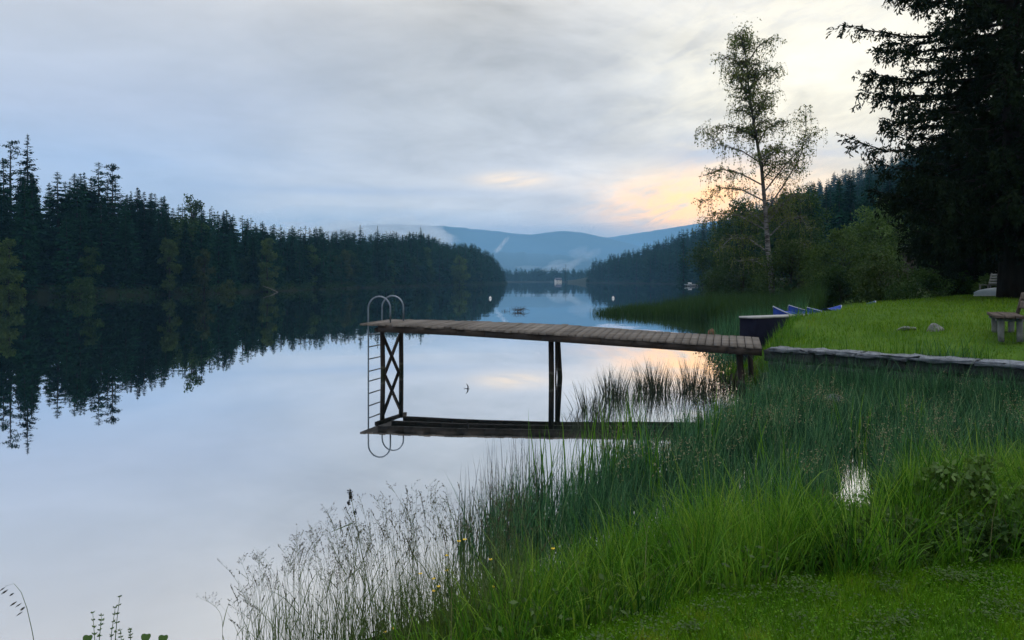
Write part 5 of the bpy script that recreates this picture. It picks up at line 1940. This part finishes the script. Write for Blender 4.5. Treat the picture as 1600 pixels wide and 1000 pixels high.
# tall flowering grasses at the near left bank
def seed_stalks():
    g = Geo()
    roots = []
    for k in range(270):
        px = 360 + 470 * rng.uniform(0, 1) ** .8
        Y = rng.uniform(4.15, 5.2)
        roots.append(((px + rng.normal(0, 14) - CX) / F * Y, Y))
    for (x, y) in roots:
        z = max(float(H(x, y)), -.05)
        px = CX + F * x / y
        topy = np.interp(px, [340, 430, 520, 600, 660, 720, 800], [865, 850, 815, 775, 750, 770, 740]) + abs(rng.normal(0, 70)) - 14
        h = max(.3, CAMZ - (topy - HY) / F * y - z)
        lean = rng.normal(-.05, .09)
        n = 9
        t_ = np.linspace(0, 1, n)
        bendx = lean * t_ * h + rng.normal(-.03, .07) * t_ ** 4
        bendy = rng.normal(0, .08) * t_ ** 2 * h
        P = np.stack([x + bendx, y + bendy, z + h * t_ * (1 - .04 * t_ ** 3)], 1)
        w = np.interp(t_, [0, .7, 1], [.0032, .0022, .0010]) * rng.uniform(.75, 1.2)
        tube(g, P, w / 2.1, 3, rng.uniform(.1, .9), 0, False)
        kind = rng.random()
        if kind < .42:      # loose panicle
            nb = int(rng.integers(9, 17))
            for b in range(nb):
                u = rng.uniform(.72, 1.0)
                p = np.array([np.interp(u, t_, P[:, a_]) for a_ in range(3)])
                a = rng.uniform(0, 6.28)
                ln = rng.uniform(.025, .085) * (1.5 - u)*1.6
                e = p + np.array([cos(a) * .7, sin(a) * .7, .75]) * ln
                tube(g, [p, e], [.0006, .0004], 3, .5, 0, False)
                m_ = 4
                pp = p + np.outer(rng.uniform(.4, 1.05, m_), e - p) + rng.normal(0, .004, (m_, 3))
                U = unit(rng.normal(size=(m_, 3)) * .4 + (e - p) / ln)
                rhombs(g, pp, U, unit(np.cross(U, rng.normal(size=(m_, 3)))), rng.uniform(.010, .018, m_), .0042, rng.uniform(0, .7, m_), 1)
        elif kind < .72:    # narrow spike
            m_ = 34
            u = rng.uniform(.80, 1.0, m_)
            pp = np.stack([np.interp(u, t_, P[:, a_]) for a_ in range(3)], 1)
            U = unit(rng.normal(size=(m_, 3)) * .25 + [0, 0, 1])
            rhombs(g, pp, U, unit(np.cross(U, rng.normal(size=(m_, 3)))), rng.uniform(.010, .02, m_), .0045, rng.uniform(0, .6, m_), 1)
        # leaf blades along the stalk
        for b in range(int(rng.integers(0, 3))):
            u = rng.uniform(.1, .6)
            p = np.array([[np.interp(u, t_, P[:, a_]) for a_ in range(3)]])
            blades(g, p, rng.uniform(.12, .35), .006, rng.uniform(.2, .8), rng.uniform(.3, 1.6), 5, rng.uniform(.2, .9))
    # leafy bases
    n = 1500
    px = 345 + 460 * rng.uniform(0, 1, n) ** .5
    Y = rng.uniform(4.0, 5.4, n)
    X = (px - CX) / F * Y
    P = np.stack([X, Y, np.maximum(H(X, Y), -.05)], 1)
    blades(g, P, rng.uniform(.2, .62, n) * np.interp(px, [345, 600, 800], [.75, 1, 1.1]), rng.uniform(.003, .0062, n), np.abs(rng.normal(.05, .15, n)), np.abs(rng.normal(.3, .5, n)), 5, np.clip(rng.normal(.5, .25, n), 0, 1))
    M_seed = foliage('grass_spikelets', [(.035, .035, .025), (.07, .065, .045), (.11, .10, .07)], .25, .2, .6, 0)
    tag(g.build('flowering_grass', [M_stalk, M_seed]), 'thin flowering grass stalks with loose seed heads against the pale lake', 'grass', None, 'stuff')


seed_stalks()


# ------------------------------------------------------------------ single plants in the foreground
def cat_grass():
    """one stalk with dense dark clustered head"""
    x, y = at(547, 770, 4.5)[:2]
    z = float(H(x, y))
    e = empty('cocksfoot_stalk', (x, y, z), 'single stiff stalk with dense dark seed clusters above the other grasses', 'grass stalk')
    g = Geo()
    top = at(546, 768, 4.5)[2] - z
    P = np.array([(.16, 0, 0), (.12, 0, top * .4), (.05, 0, top * .75), (0, 0, top)])
    tube(g, P, [.0035, .003, .0022, .0012], 5)
    g.build('stem', M_stalk, e)
    g = Geo()
    M = foliage('dark_seed_cluster', [(.015, .016, .012), (.03, .03, .022)], .1, .1, .7, 0)
    for (zz, r, n, dx) in ((top - .012, .0075, 60, 0), (top - .04, .009, 70, .004), (top - .075, .006, 40, -.008), (top - .13, .006, 30, .03)):
        p = rng.normal(0, 1, (n, 3)) * [r * .6, r * .6, r * 1.2] + [dx, 0, zz]
        U = unit(rng.normal(size=(n, 3)) * .5 + [0, 0, 1])
        rhombs(g, p, U, unit(np.cross(U, rng.normal(size=(n, 3)))), .015, .006, rng.uniform(0, 1, n))
    g.build('seed_head', M, e)
    g = Geo()
    a, b = at(508, 835, 4.5), at(551, 817, 4.5)
    O = np.array([x, y, z])
    s = np.linspace(0, 1, 6)
    for i in range(5):
        p, r_ = b + (a - b) * s[i] - O, b + (a - b) * s[i + 1] - O
        w0, w1 = .007 * (1 - s[i] ** 2), .007 * (1 - s[i + 1] ** 2)
        g.add([p + [0, 0, w0 / 2], p - [0, 0, w0 / 2], r_ - [0, .004, w1 / 2], r_ + [0, -.004, w1 / 2]], [(0, 1, 2, 3)])
    g.build('leaf', M_stalk, e)


cat_grass()


def nodding_oat():
    Y = 4.3
    pts = [(58, 1030), (50, 985), (42, 950), (33, 925), (22, 912), (8, 916)]
    P = np.array([at(px, py, Y) for px, py in pts])
    x, y = P[0][:2]
    z = min(P[0][2], float(H(x, y)))
    e = empty('nodding_grass_stalk', (x, y, z), 'lone nodding grass stalk with drooping spikelets in the lower left corner', 'grass stalk')
    O = np.array([x, y, z])
    g = Geo()
    tube(g, np.concatenate([[[x + .03, y, z - .02]], P]) - O, [.003, .0025, .002, .0018, .0014, .001, .0008], 5)
    g.build('stem', M_stalk, e)
    M = foliage('oat_spikelets', [(.03, .032, .025), (.07, .07, .05)], .2, .2, .6, 0)
    g = Geo()
    for (px, py) in ((8, 917), (14, 921), (22, 926), (27, 939), (34, 942), (40, 948), (36, 955)):
        p = at(px, py, Y) - O
        U = unit(np.array([[-.8, rng.normal(0, .3), -.55]]))
        for k in range(3):
            rhombs(g, p[None] + rng.normal(0, .002, 3), U, unit(np.cross(U, rng.normal(size=(1, 3)))), .045, .008, .4)
    g.build('spikelets', M, e)


nodding_oat()


def whorled_herb():
    Y = 4.25
    M = foliage('herb_leaves', [(.03, .07, .018), (.05, .11, .024), (.08, .14, .04)], .3, .2, .5, 0)
    stems = [[(150, 1040), (148, 1000), (145, 958)], [(152, 1040), (156, 990), (159, 962)], [(178, 1040), (180, 1000), (183, 965), (187, 933)], [(172, 1040), (174, 990), (180, 950)], [(204, 1040), (204, 1000), (203, 984)], [(196, 1040), (190, 1005), (188, 985)]]
    p0 = at(172, 1040, Y)
    z = min(p0[2], float(H(p0[0], p0[1])))
    O = np.array([p0[0], p0[1], z])
    e = empty('bedstraw_plant', O, 'small leafy herb with whorled buds at the bottom edge left of the grasses', 'plant')
    g, gl = Geo(), Geo()
    for st in stems:
        P = np.array([at(px, py, Y + rng.normal(0, .05)) for px, py in st]) - O
        P = np.concatenate([[[P[0][0], P[0][1], -.02]], P])
        tube(g, P, np.linspace(.004, .0012, len(P)), 5)
        for u in np.linspace(1.1, len(P) - 1, 8):
            c_ = np.array([np.interp(u, range(len(P)), P[:, a_]) for a_ in range(3)])
            n = 9
            a = rng.uniform(0, 6.28, n)
            U = unit(np.stack([np.cos(a), np.sin(a), rng.uniform(.2, .9, n)], 1))
            rhombs(gl, np.repeat(c_[None], n, 0), U, unit(np.cross(U, rng.normal(size=(n, 3)))), rng.uniform(.010, .022, n), .008, rng.uniform(0, 1, n))
    # two round leaves
    for (px, py) in ((137, 1000), (228, 998), (255, 1000)):
        c_ = at(px, py, Y) - O
        th = np.linspace(0, 2 * pi, 13)[:-1]
        V = np.stack([np.cos(th) * .028, np.sin(th) * .012, .03 * np.abs(np.cos(th)) * .5 + np.sin(th) * .02], 1) + c_
        gl.add(np.concatenate([V, [c_]]), None, [(12, i, (i + 1) % 12) for i in range(12)], tint=.6)
    g.build('stems', M, e)
    gl.build('leaves', M, e)


whorled_herb()


def buttercups():
    M = simple('yellow_petals', (.55, .38, .01), (.68, .5, .02), 20, .4, .4, 0)
    spots = [(719, 849), (690, 871), (733, 846), (658, 901), (706, 893), (700, 907), (692, 915), (607, 980), (614, 989), (775, 922), (757, 880), (862, 857), (672, 926)]
    proto = None
    for i, (px, py) in enumerate(spots):
        Y = 4.35 + .06 * (i % 5)
        p = at(px, py, Y)
        zg = max(float(H(p[0], p[1])), 0)
        if proto is None:
            e = proto = empty('buttercup', (p[0], p[1], zg), 'small yellow buttercup on a thin stem among the near bank grasses', 'flower', 'buttercups in the bank grass')
            h0 = p[2] - zg
            g = Geo()
            tube(g, [(.02, 0, -.02), (.01, 0, h0 * .6), (0, 0, h0)], [.0018, .0014, .001], 4)
            g.build('stem', M_stalk, e)
            g = Geo()
            for k in range(5):
                a = k * 2 * pi / 5
                d = np.array([cos(a), sin(a), 0])
                sd = np.array([-sin(a), cos(a), 0])
                c_ = np.array([0, 0, h0])
                r = .011
                g.add([c_, c_ + d * r * .6 + sd * r * .55 + [0, 0, .004], c_ + d * r * 1.15 + sd * r * .3 + [0, 0, .009], c_ + d * r * 1.15 - sd * r * .3 + [0, 0, .009], c_ + d * r * .6 - sd * r * .55 + [0, 0, .004]],
                      [(0, 1, 2, 3)], [(0, 3, 4)])
            g.build('petals', M, e)
        else:
            e = copy_tree(proto)
            e.location = (p[0], p[1], p[2] - h0)
            e.scale = (1, 1, 1)
        e.rotation_euler = (rng.normal(0, .05), rng.normal(0, .05), rng.uniform(0, 6.28))


buttercups()


def dock_plant(px, ytop, Y, lab, n=9, scale=1.0, mat_=None, name='dock_plant'):
    x = (px - CX) / F * Y
    z = float(H(x, Y))
    h = max(.15, CAMZ - (ytop - HY) / F * Y - z)
    e = empty(name, (x, Y, z), lab, 'plant')
    g = Geo()
    for k in range(n):
        a = rng.uniform(0, 6.28)
        L = h * rng.uniform(.55, 1.0) if k else h * 1.02
        el = rng.uniform(.75, 1.45) if k else 1.5
        U = np.array([cos(a) * cos(el), sin(a) * cos(el), sin(el)])
        sd = unit(np.cross(U, [0, 0, 1.0] if el < 1.4 else [0, 1.0, 0]))
        up = np.cross(sd, U)
        m_ = 8
        V = []
        for i in range(m_ + 1):
            t_ = i / m_
            wv = .16 * L * scale * (np.interp(t_, [0, .25, .32, .6, 1], [.04, .06, .7, 1, .03])) * (1 + .12 * sin(i * 2.2))
            c_ = U * L * t_ - np.array([0, 0, 1]) * .25 * L * t_ ** 3 * cos(el) * 1.4
            V += [c_ + sd * wv + up * wv * .3, c_, c_ - sd * wv + up * wv * .3]
        Q = []
        for i in range(m_):
            b = i * 3
            Q += [(b, b + 1, b + 4, b + 3), (b + 1, b + 2, b + 5, b + 4)]
        g.add(np.array(V), Q, tint=np.clip(rng.normal(.5, .2), 0, 1))
    g.build('leaves', mat_ or M_leaf_bright, e)
    return e


dock_plant(1099, 808, 5.5, 'upright dock plant with a bright toothed leaf beside the dark stones', 4, .8)
dock_plant(1182, 862, 4.75, 'broad-leaved plant with drooping pale leaves over the dark bank hollow', 8, .8)
dock_plant(985, 905, 4.2, 'low broad-leaved plant at the lawn edge in the near grass', 7, .9, M_leaf_mid)

# leafy scrub on the right of the bank
for i, (px, ytop, Y, w, lab, mt) in enumerate(((1592, 715, 4.75, .42, 'dense green bramble scrub at the right edge of the near bank', M_leaf_mid),
                                               (1515, 738, 5.0, .36, 'leafy green nettle clump left of the bramble scrub', M_leaf_bright),
                                               (1430, 798, 4.62, .30, 'low leafy weeds on the bank edge above the lawn', M_leaf_mid),
                                               (1330, 826, 4.5, .26, 'low dark-leaved weeds in the middle of the bank edge', M_leaf_dark),
                                               (1560, 800, 4.5, .34, 'dark leafy undergrowth at the lawn edge in front of the bramble scrub', M_leaf_dark))):
    x = (px - CX) / F * Y
    z = float(H(x, Y))
    h = CAMZ - (ytop - HY) / F * Y - z
    g = Geo()
    q_ = np.random.default_rng(200 + i)
    cl = []
    for k in range(26):
        a = q_.uniform(0, 6.28)
        r_ = w * sqrt(q_.uniform(0, 1))
        cl.append((cos(a) * r_ * 1.2, sin(a) * r_ * .7, q_.uniform(.1, .88) * h, .11, .11, .08))
        tube(g, [(cos(a) * r_ * .6, sin(a) * r_ * .4, -.05), (cos(a) * r_ * 1.1, sin(a) * r_ * .6, cl[-1][2])], [.006, .003], 4, .5, 0, False)
    leaf_cloud(g, cl, 3000, .042, 300 + i, .1, 1, 1.5, .1)
    e = empty('scrub', (x, Y, z), lab, 'scrub')
    V, Q, T, tv, qm, tm = g.arrays()
    nst = len(V) - 3000 * 4
    Geo().add(V[:nst], Q[qm == 0], None, tint=tv[:nst]).build('stems', M_stalk, e)
    Geo().add(V[nst:], Q[qm == 1] - nst, None, tint=tv[nst:]).build('leaves', mt, e)

#AIR#
# ------------------------------------------------------------------ air
HAZE = 1.35e-4


def haze():
    m, t = mat('haze')
    v = t.new('ShaderNodeVolumePrincipled')
    t.put(v.inputs['Color'], (.26, .60, 1.0, 1))
    v.inputs['Density'].default_value = HAZE
    v.inputs['Anisotropy'].default_value = 0.0
    t.out(None, v.outputs[0])
    g = Geo()
    box(g, (0, 3300, 230), (8300, 0, 0), (0, 11600, 0), (0, 0, 236))
    o = g.build('haze', m)
    tag(o, 'thin blue evening haze over the lake', 'haze', None, 'stuff')


haze()


def mist(lab, blobs, dens, group, col=(.90, .94, 1.0, 1)):
    m, t = mat('mist')
    v = t.new('ShaderNodeVolumePrincipled')
    t.put(v.inputs['Color'], col)
    v.inputs['Density'].default_value = dens
    t.out(None, v.outputs[0])
    bm = bmesh.new()
    bmesh.ops.create_icosphere(bm, subdivisions=4, radius=1)
    V0 = np.array([v_.co[:] for v_ in bm.verts])
    bm.verts.index_update()
    T = [[v_.index for v_ in f.verts] for f in bm.faces]
    bm.free()
    q_ = np.random.default_rng(len(lab))
    for (px, py, Y, rx, rz, ry, tilt) in blobs:
        ph = q_.uniform(0, 6, 6)
        k = 1 + .16 * np.sin(V0[:, 0] * 4 + ph[0]) * np.sin(V0[:, 2] * 3 + ph[1]) + .10 * np.sin(V0[:, 0] * 9 + V0[:, 1] * 5 + ph[2]) + .06 * np.sin(V0[:, 0] * 17 + V0[:, 2] * 9 + ph[3])
        V = V0 * k[:, None] * np.array([rx * Y / F, ry, rz * Y / F])
        ca, sa = cos(tilt), sin(tilt)
        V = np.stack([V[:, 0] * ca - V[:, 2] * sa, V[:, 1], V[:, 0] * sa + V[:, 2] * ca], 1)
        o = Geo().add(V, None, T).build('mist', m)
        o.location = at(px, py, Y)
        tag(o, lab, 'mist', group, 'stuff')


mist('low white mist lying on the mountain side above the left forest',
     [(455, 366, 2300, 60, 9, 300, 0), (520, 362, 2200, 70, 11, 300, .03), (585, 360, 2300, 62, 12, 300, -.02), (640, 356, 2200, 48, 13, 280, -.03), (560, 370, 2050, 130, 13, 260, 0), (672, 360, 2300, 34, 15, 240, -.25),
      (690, 374, 2150, 20, 13, 200, -.5), (610, 349, 2400, 40, 6, 200, .05), (540, 352, 2400, 40, 5, 200, 0), (655, 372, 2050, 60, 13, 200, 0)], .0014, 'mist banks on the mountain side')
mist('thin blue mist filling the far valley in front of the hills', [(860, 410, 2500, 640, 60, 1150, 0)], .00030, 'valley haze', (.30, .62, 1.0, 1))
mist('thin wisp of mist rising from the far slope', [(783, 384, 2100, 13, 3.2, 70, .95), (790, 376, 2110, 8, 3, 60, .8), (778, 390, 2090, 8, 4, 60, .6)], .0030, 'wisps of mist')
mist('pale mist drifting in the far valley at the end of the lake',
     [(812, 428, 1240, 22, 3.5, 90, 0), (846, 426, 1300, 26, 4.5, 110, .08), (880, 418, 1400, 24, 7, 130, .35), (896, 411, 1480, 13, 6, 110, .3), (912, 402, 1560, 12, 7, 120, .4), (926, 396, 1640, 11, 7, 120, .3), (886, 420, 1340, 12, 4, 100, .1), (858, 418, 1520, 16, 4, 120, .2), (870, 412, 1700, 16, 6, 140, .2), (903, 394, 1800, 14, 8, 140, .2), (825, 418, 1600, 20, 3, 100, 0)], .0006, 'mist of the far valley')


# ------------------------------------------------------------------ sky and sun
SUN_AZ, SUN_EL = 14.0, 2.0


def world():
    w = bpy.data.worlds.new('World')
    S.world = w
    w.use_nodes = True
    t = NT(w.node_tree)
    d = t.vm('NORMALIZE', t.coord('Generated'))
    x, y, z = t.sep(d)
    az = t.m('MULTIPLY', t.m('ARCTAN2', x, y), 180 / pi)
    el = t.m('MULTIPLY', t.m('ARCSINE', z), 180 / pi)
    # cloud noise: soft sheets high up, streaks low down
    hz = t.m('ADD', z, .16)
    pl = t.comb(t.m('DIVIDE', x, hz), t.m('DIVIDE', y, hz), 0.0)
    nA = t.noise(t.vm('ADD', pl, (3.1, 1.7, 0)), .9, 7, .58, .6)
    nB = t.noise(t.vm('ADD', pl, (8.3, 4.2, 2)), 2.6, 7, .6, .4)
    st = t.comb(t.m('DIVIDE', az, 9.0), t.m('DIVIDE', el, 2.1), 3.0)
    nC = t.noise(st, 1.0, 7, .6, .5)
    nD = t.noise(t.comb(t.m('DIVIDE', az, 4.0), t.m('DIVIDE', t.m('SUBTRACT', el, t.m('MULTIPLY', az, .25)), 1.5), 7.0), 1.0, 6, .58, .4)

    def g2(a0, e0, sa, se):
        a = t.m('DIVIDE', t.m('SUBTRACT', az, a0), sa)
        e = t.m('DIVIDE', t.m('SUBTRACT', el, e0), se)
        s = t.m('ADD', t.m('MULTIPLY', a, a), t.m('MULTIPLY', e, e))
        return t.m('EXPONENT', t.m('MULTIPLY', s, -1.0))

    e01 = t.lin(el, -2, 90)
    p = lambda e: (e + 2) / 92
    left = t.ramp(e01, [(p(0), (.64, .70, .78)), (p(5), (.56, .64, .80)), (p(8), (.48, .59, .80)), (p(11.5), (.54, .60, .74)), (p(16), (.58, .615, .69)), (p(21), (.64, .64, .66)), (p(28), (.80, .77, .72)), (p(50), (1.6, 1.6, 1.62)), (p(80), (2.1, 2.1, 2.15))])
    mid = t.ramp(e01, [(p(0), (.76, .76, .76)), (p(4.5), (.76, .755, .76)), (p(7), (.69, .69, .71)), (p(12), (.62, .635, .655)), (p(17), (.62, .625, .63)), (p(21), (.78, .75, .70)), (p(30), (.84, .81, .76)), (p(50), (1.6, 1.6, 1.62)), (p(80), (2.1, 2.1, 2.15))])
    right = t.ramp(e01, [(p(0), (1.0, .84, .64)), (p(6), (1.1, .90, .62)), (p(9), (.95, .85, .66)), (p(13), (1.02, .95, .76)), (p(18), (.86, .82, .72)), (p(21), (.82, .78, .70)), (p(30), (.84, .81, .76)), (p(50), (1.6, 1.6, 1.62)), (p(80), (2.1, 2.1, 2.15))])
    azn = t.m('ADD', az, t.m('MULTIPLY', t.m('SUBTRACT', nA, .5), 22.0))
    c = t.mixc(t.ss(azn, -30, -4), left, mid)
    c = t.mixc(t.ss(azn, 2, 21), c, right)
    # light and dark cloud structure
    wgt = t.lin(t.ss(az, -28, 8), 0, 1, .20, .70)
    k = t.m('ADD', 1.0, t.m('MULTIPLY', t.m('SUBTRACT', nA, .5), t.m('MULTIPLY', wgt, 1.7)))
    k = t.m('ADD', k, t.m('MULTIPLY', t.m('SUBTRACT', nB, .5), t.m('MULTIPLY', wgt, 1.15)))
    k = t.m('ADD', k, t.m('MULTIPLY', t.m('SUBTRACT', nC, .5), .16))
    c = t.mixc(1.0, c, t.comb(k, k, k), 'MULTIPLY')
    # bright cream break right of the birch
    f = t.m('MULTIPLY', g2(20.5, 14.0, 9, 7), t.ss(nD, .36, .62), clamp=True)
    c = t.mixc(t.m('MULTIPLY', f, .75), c, (1.2, 1.1, .86))
    # grey-blue cloud bars
    f = t.m('MULTIPLY', g2(14.8, 9.3, 4.5, 1.7), t.ss(nC, .30, .55), clamp=True)
    c = t.mixc(t.m('MULTIPLY', f, .75), c, (.44, .52, .66))
    f = t.m('MULTIPLY', g2(23.0, 9.0, 4.0, 1.0), t.ss(nC, .30, .5), clamp=True)
    c = t.mixc(t.m('MULTIPLY', f, .6), c, (.47, .54, .66))
    # orange afterglow
    gl = t.m('ADD', g2(12.0, 5.4, 4.8, 1.7), t.m('MULTIPLY', g2(17, 5.5, 5, 2.5), .8))
    gl = t.m('MULTIPLY', gl, t.ss(nD, .30, .58), clamp=True)
    c = t.mixc(t.m('MULTIPLY', gl, .95), c, (2.05, 1.08, .35))
    f = t.m('MULTIPLY', g2(0.2, 7.55, 2.6, .55), t.ss(nC, .28, .55), clamp=True)
    c = t.mixc(t.m('MULTIPLY', f, .9), c, (1.5, 1.12, .70))
    f = t.m('MULTIPLY', g2(-2.0, 3.9, 7, .9), t.ss(nC, .35, .6), clamp=True)
    c = t.mixc(t.m('MULTIPLY', f, .35), c, (.85, .68, .66))
    f = g2(-12.0, 6.6, 9.0, .35)
    c = t.mixc(t.m('MULTIPLY', f, .35), c, (.34, .46, .70))
    k2 = t.ss(az, -8, 16, .91, 1.0)
    c = t.mixc(1.0, c, t.comb(k2, k2, k2), 'MULTIPLY')
    b1 = t.new('ShaderNodeBackground')
    t.put(b1.inputs[0], c)
    b1.inputs[1].default_value = 1.0
    sky = t.new('ShaderNodeTexSky', sky_type='NISHITA')
    sky.sun_disc = False
    sky.sun_elevation = radians(SUN_EL)
    sky.sun_rotation = radians(SUN_AZ)
    b2 = t.new('ShaderNodeBackground')
    t.put(b2.inputs[0], sky.outputs[0])
    b2.inputs[1].default_value = .06
    mx = t.new('ShaderNodeMixShader')
    mx.inputs[0].default_value = .93
    t.put(mx.inputs[1], b2.outputs[0])
    t.put(mx.inputs[2], b1.outputs[0])
    o = t.new('ShaderNodeOutputWorld')
    t.put(o.inputs[0], mx.outputs[0])


world()
sl = bpy.data.lights.new('sun', 'SUN')
sl.energy = .5
sl.angle = radians(3)
sl.color = (1.0, .82, .62)
so = bpy.data.objects.new('sun', sl)
COL.objects.link(so)
from mathutils import Vector
dv = Vector((sin(radians(SUN_AZ)) * cos(radians(SUN_EL)), cos(radians(SUN_AZ)) * cos(radians(SUN_EL)), sin(radians(SUN_EL))))
so.rotation_euler = dv.to_track_quat('Z', 'Y').to_euler()
so.location = dv * 50
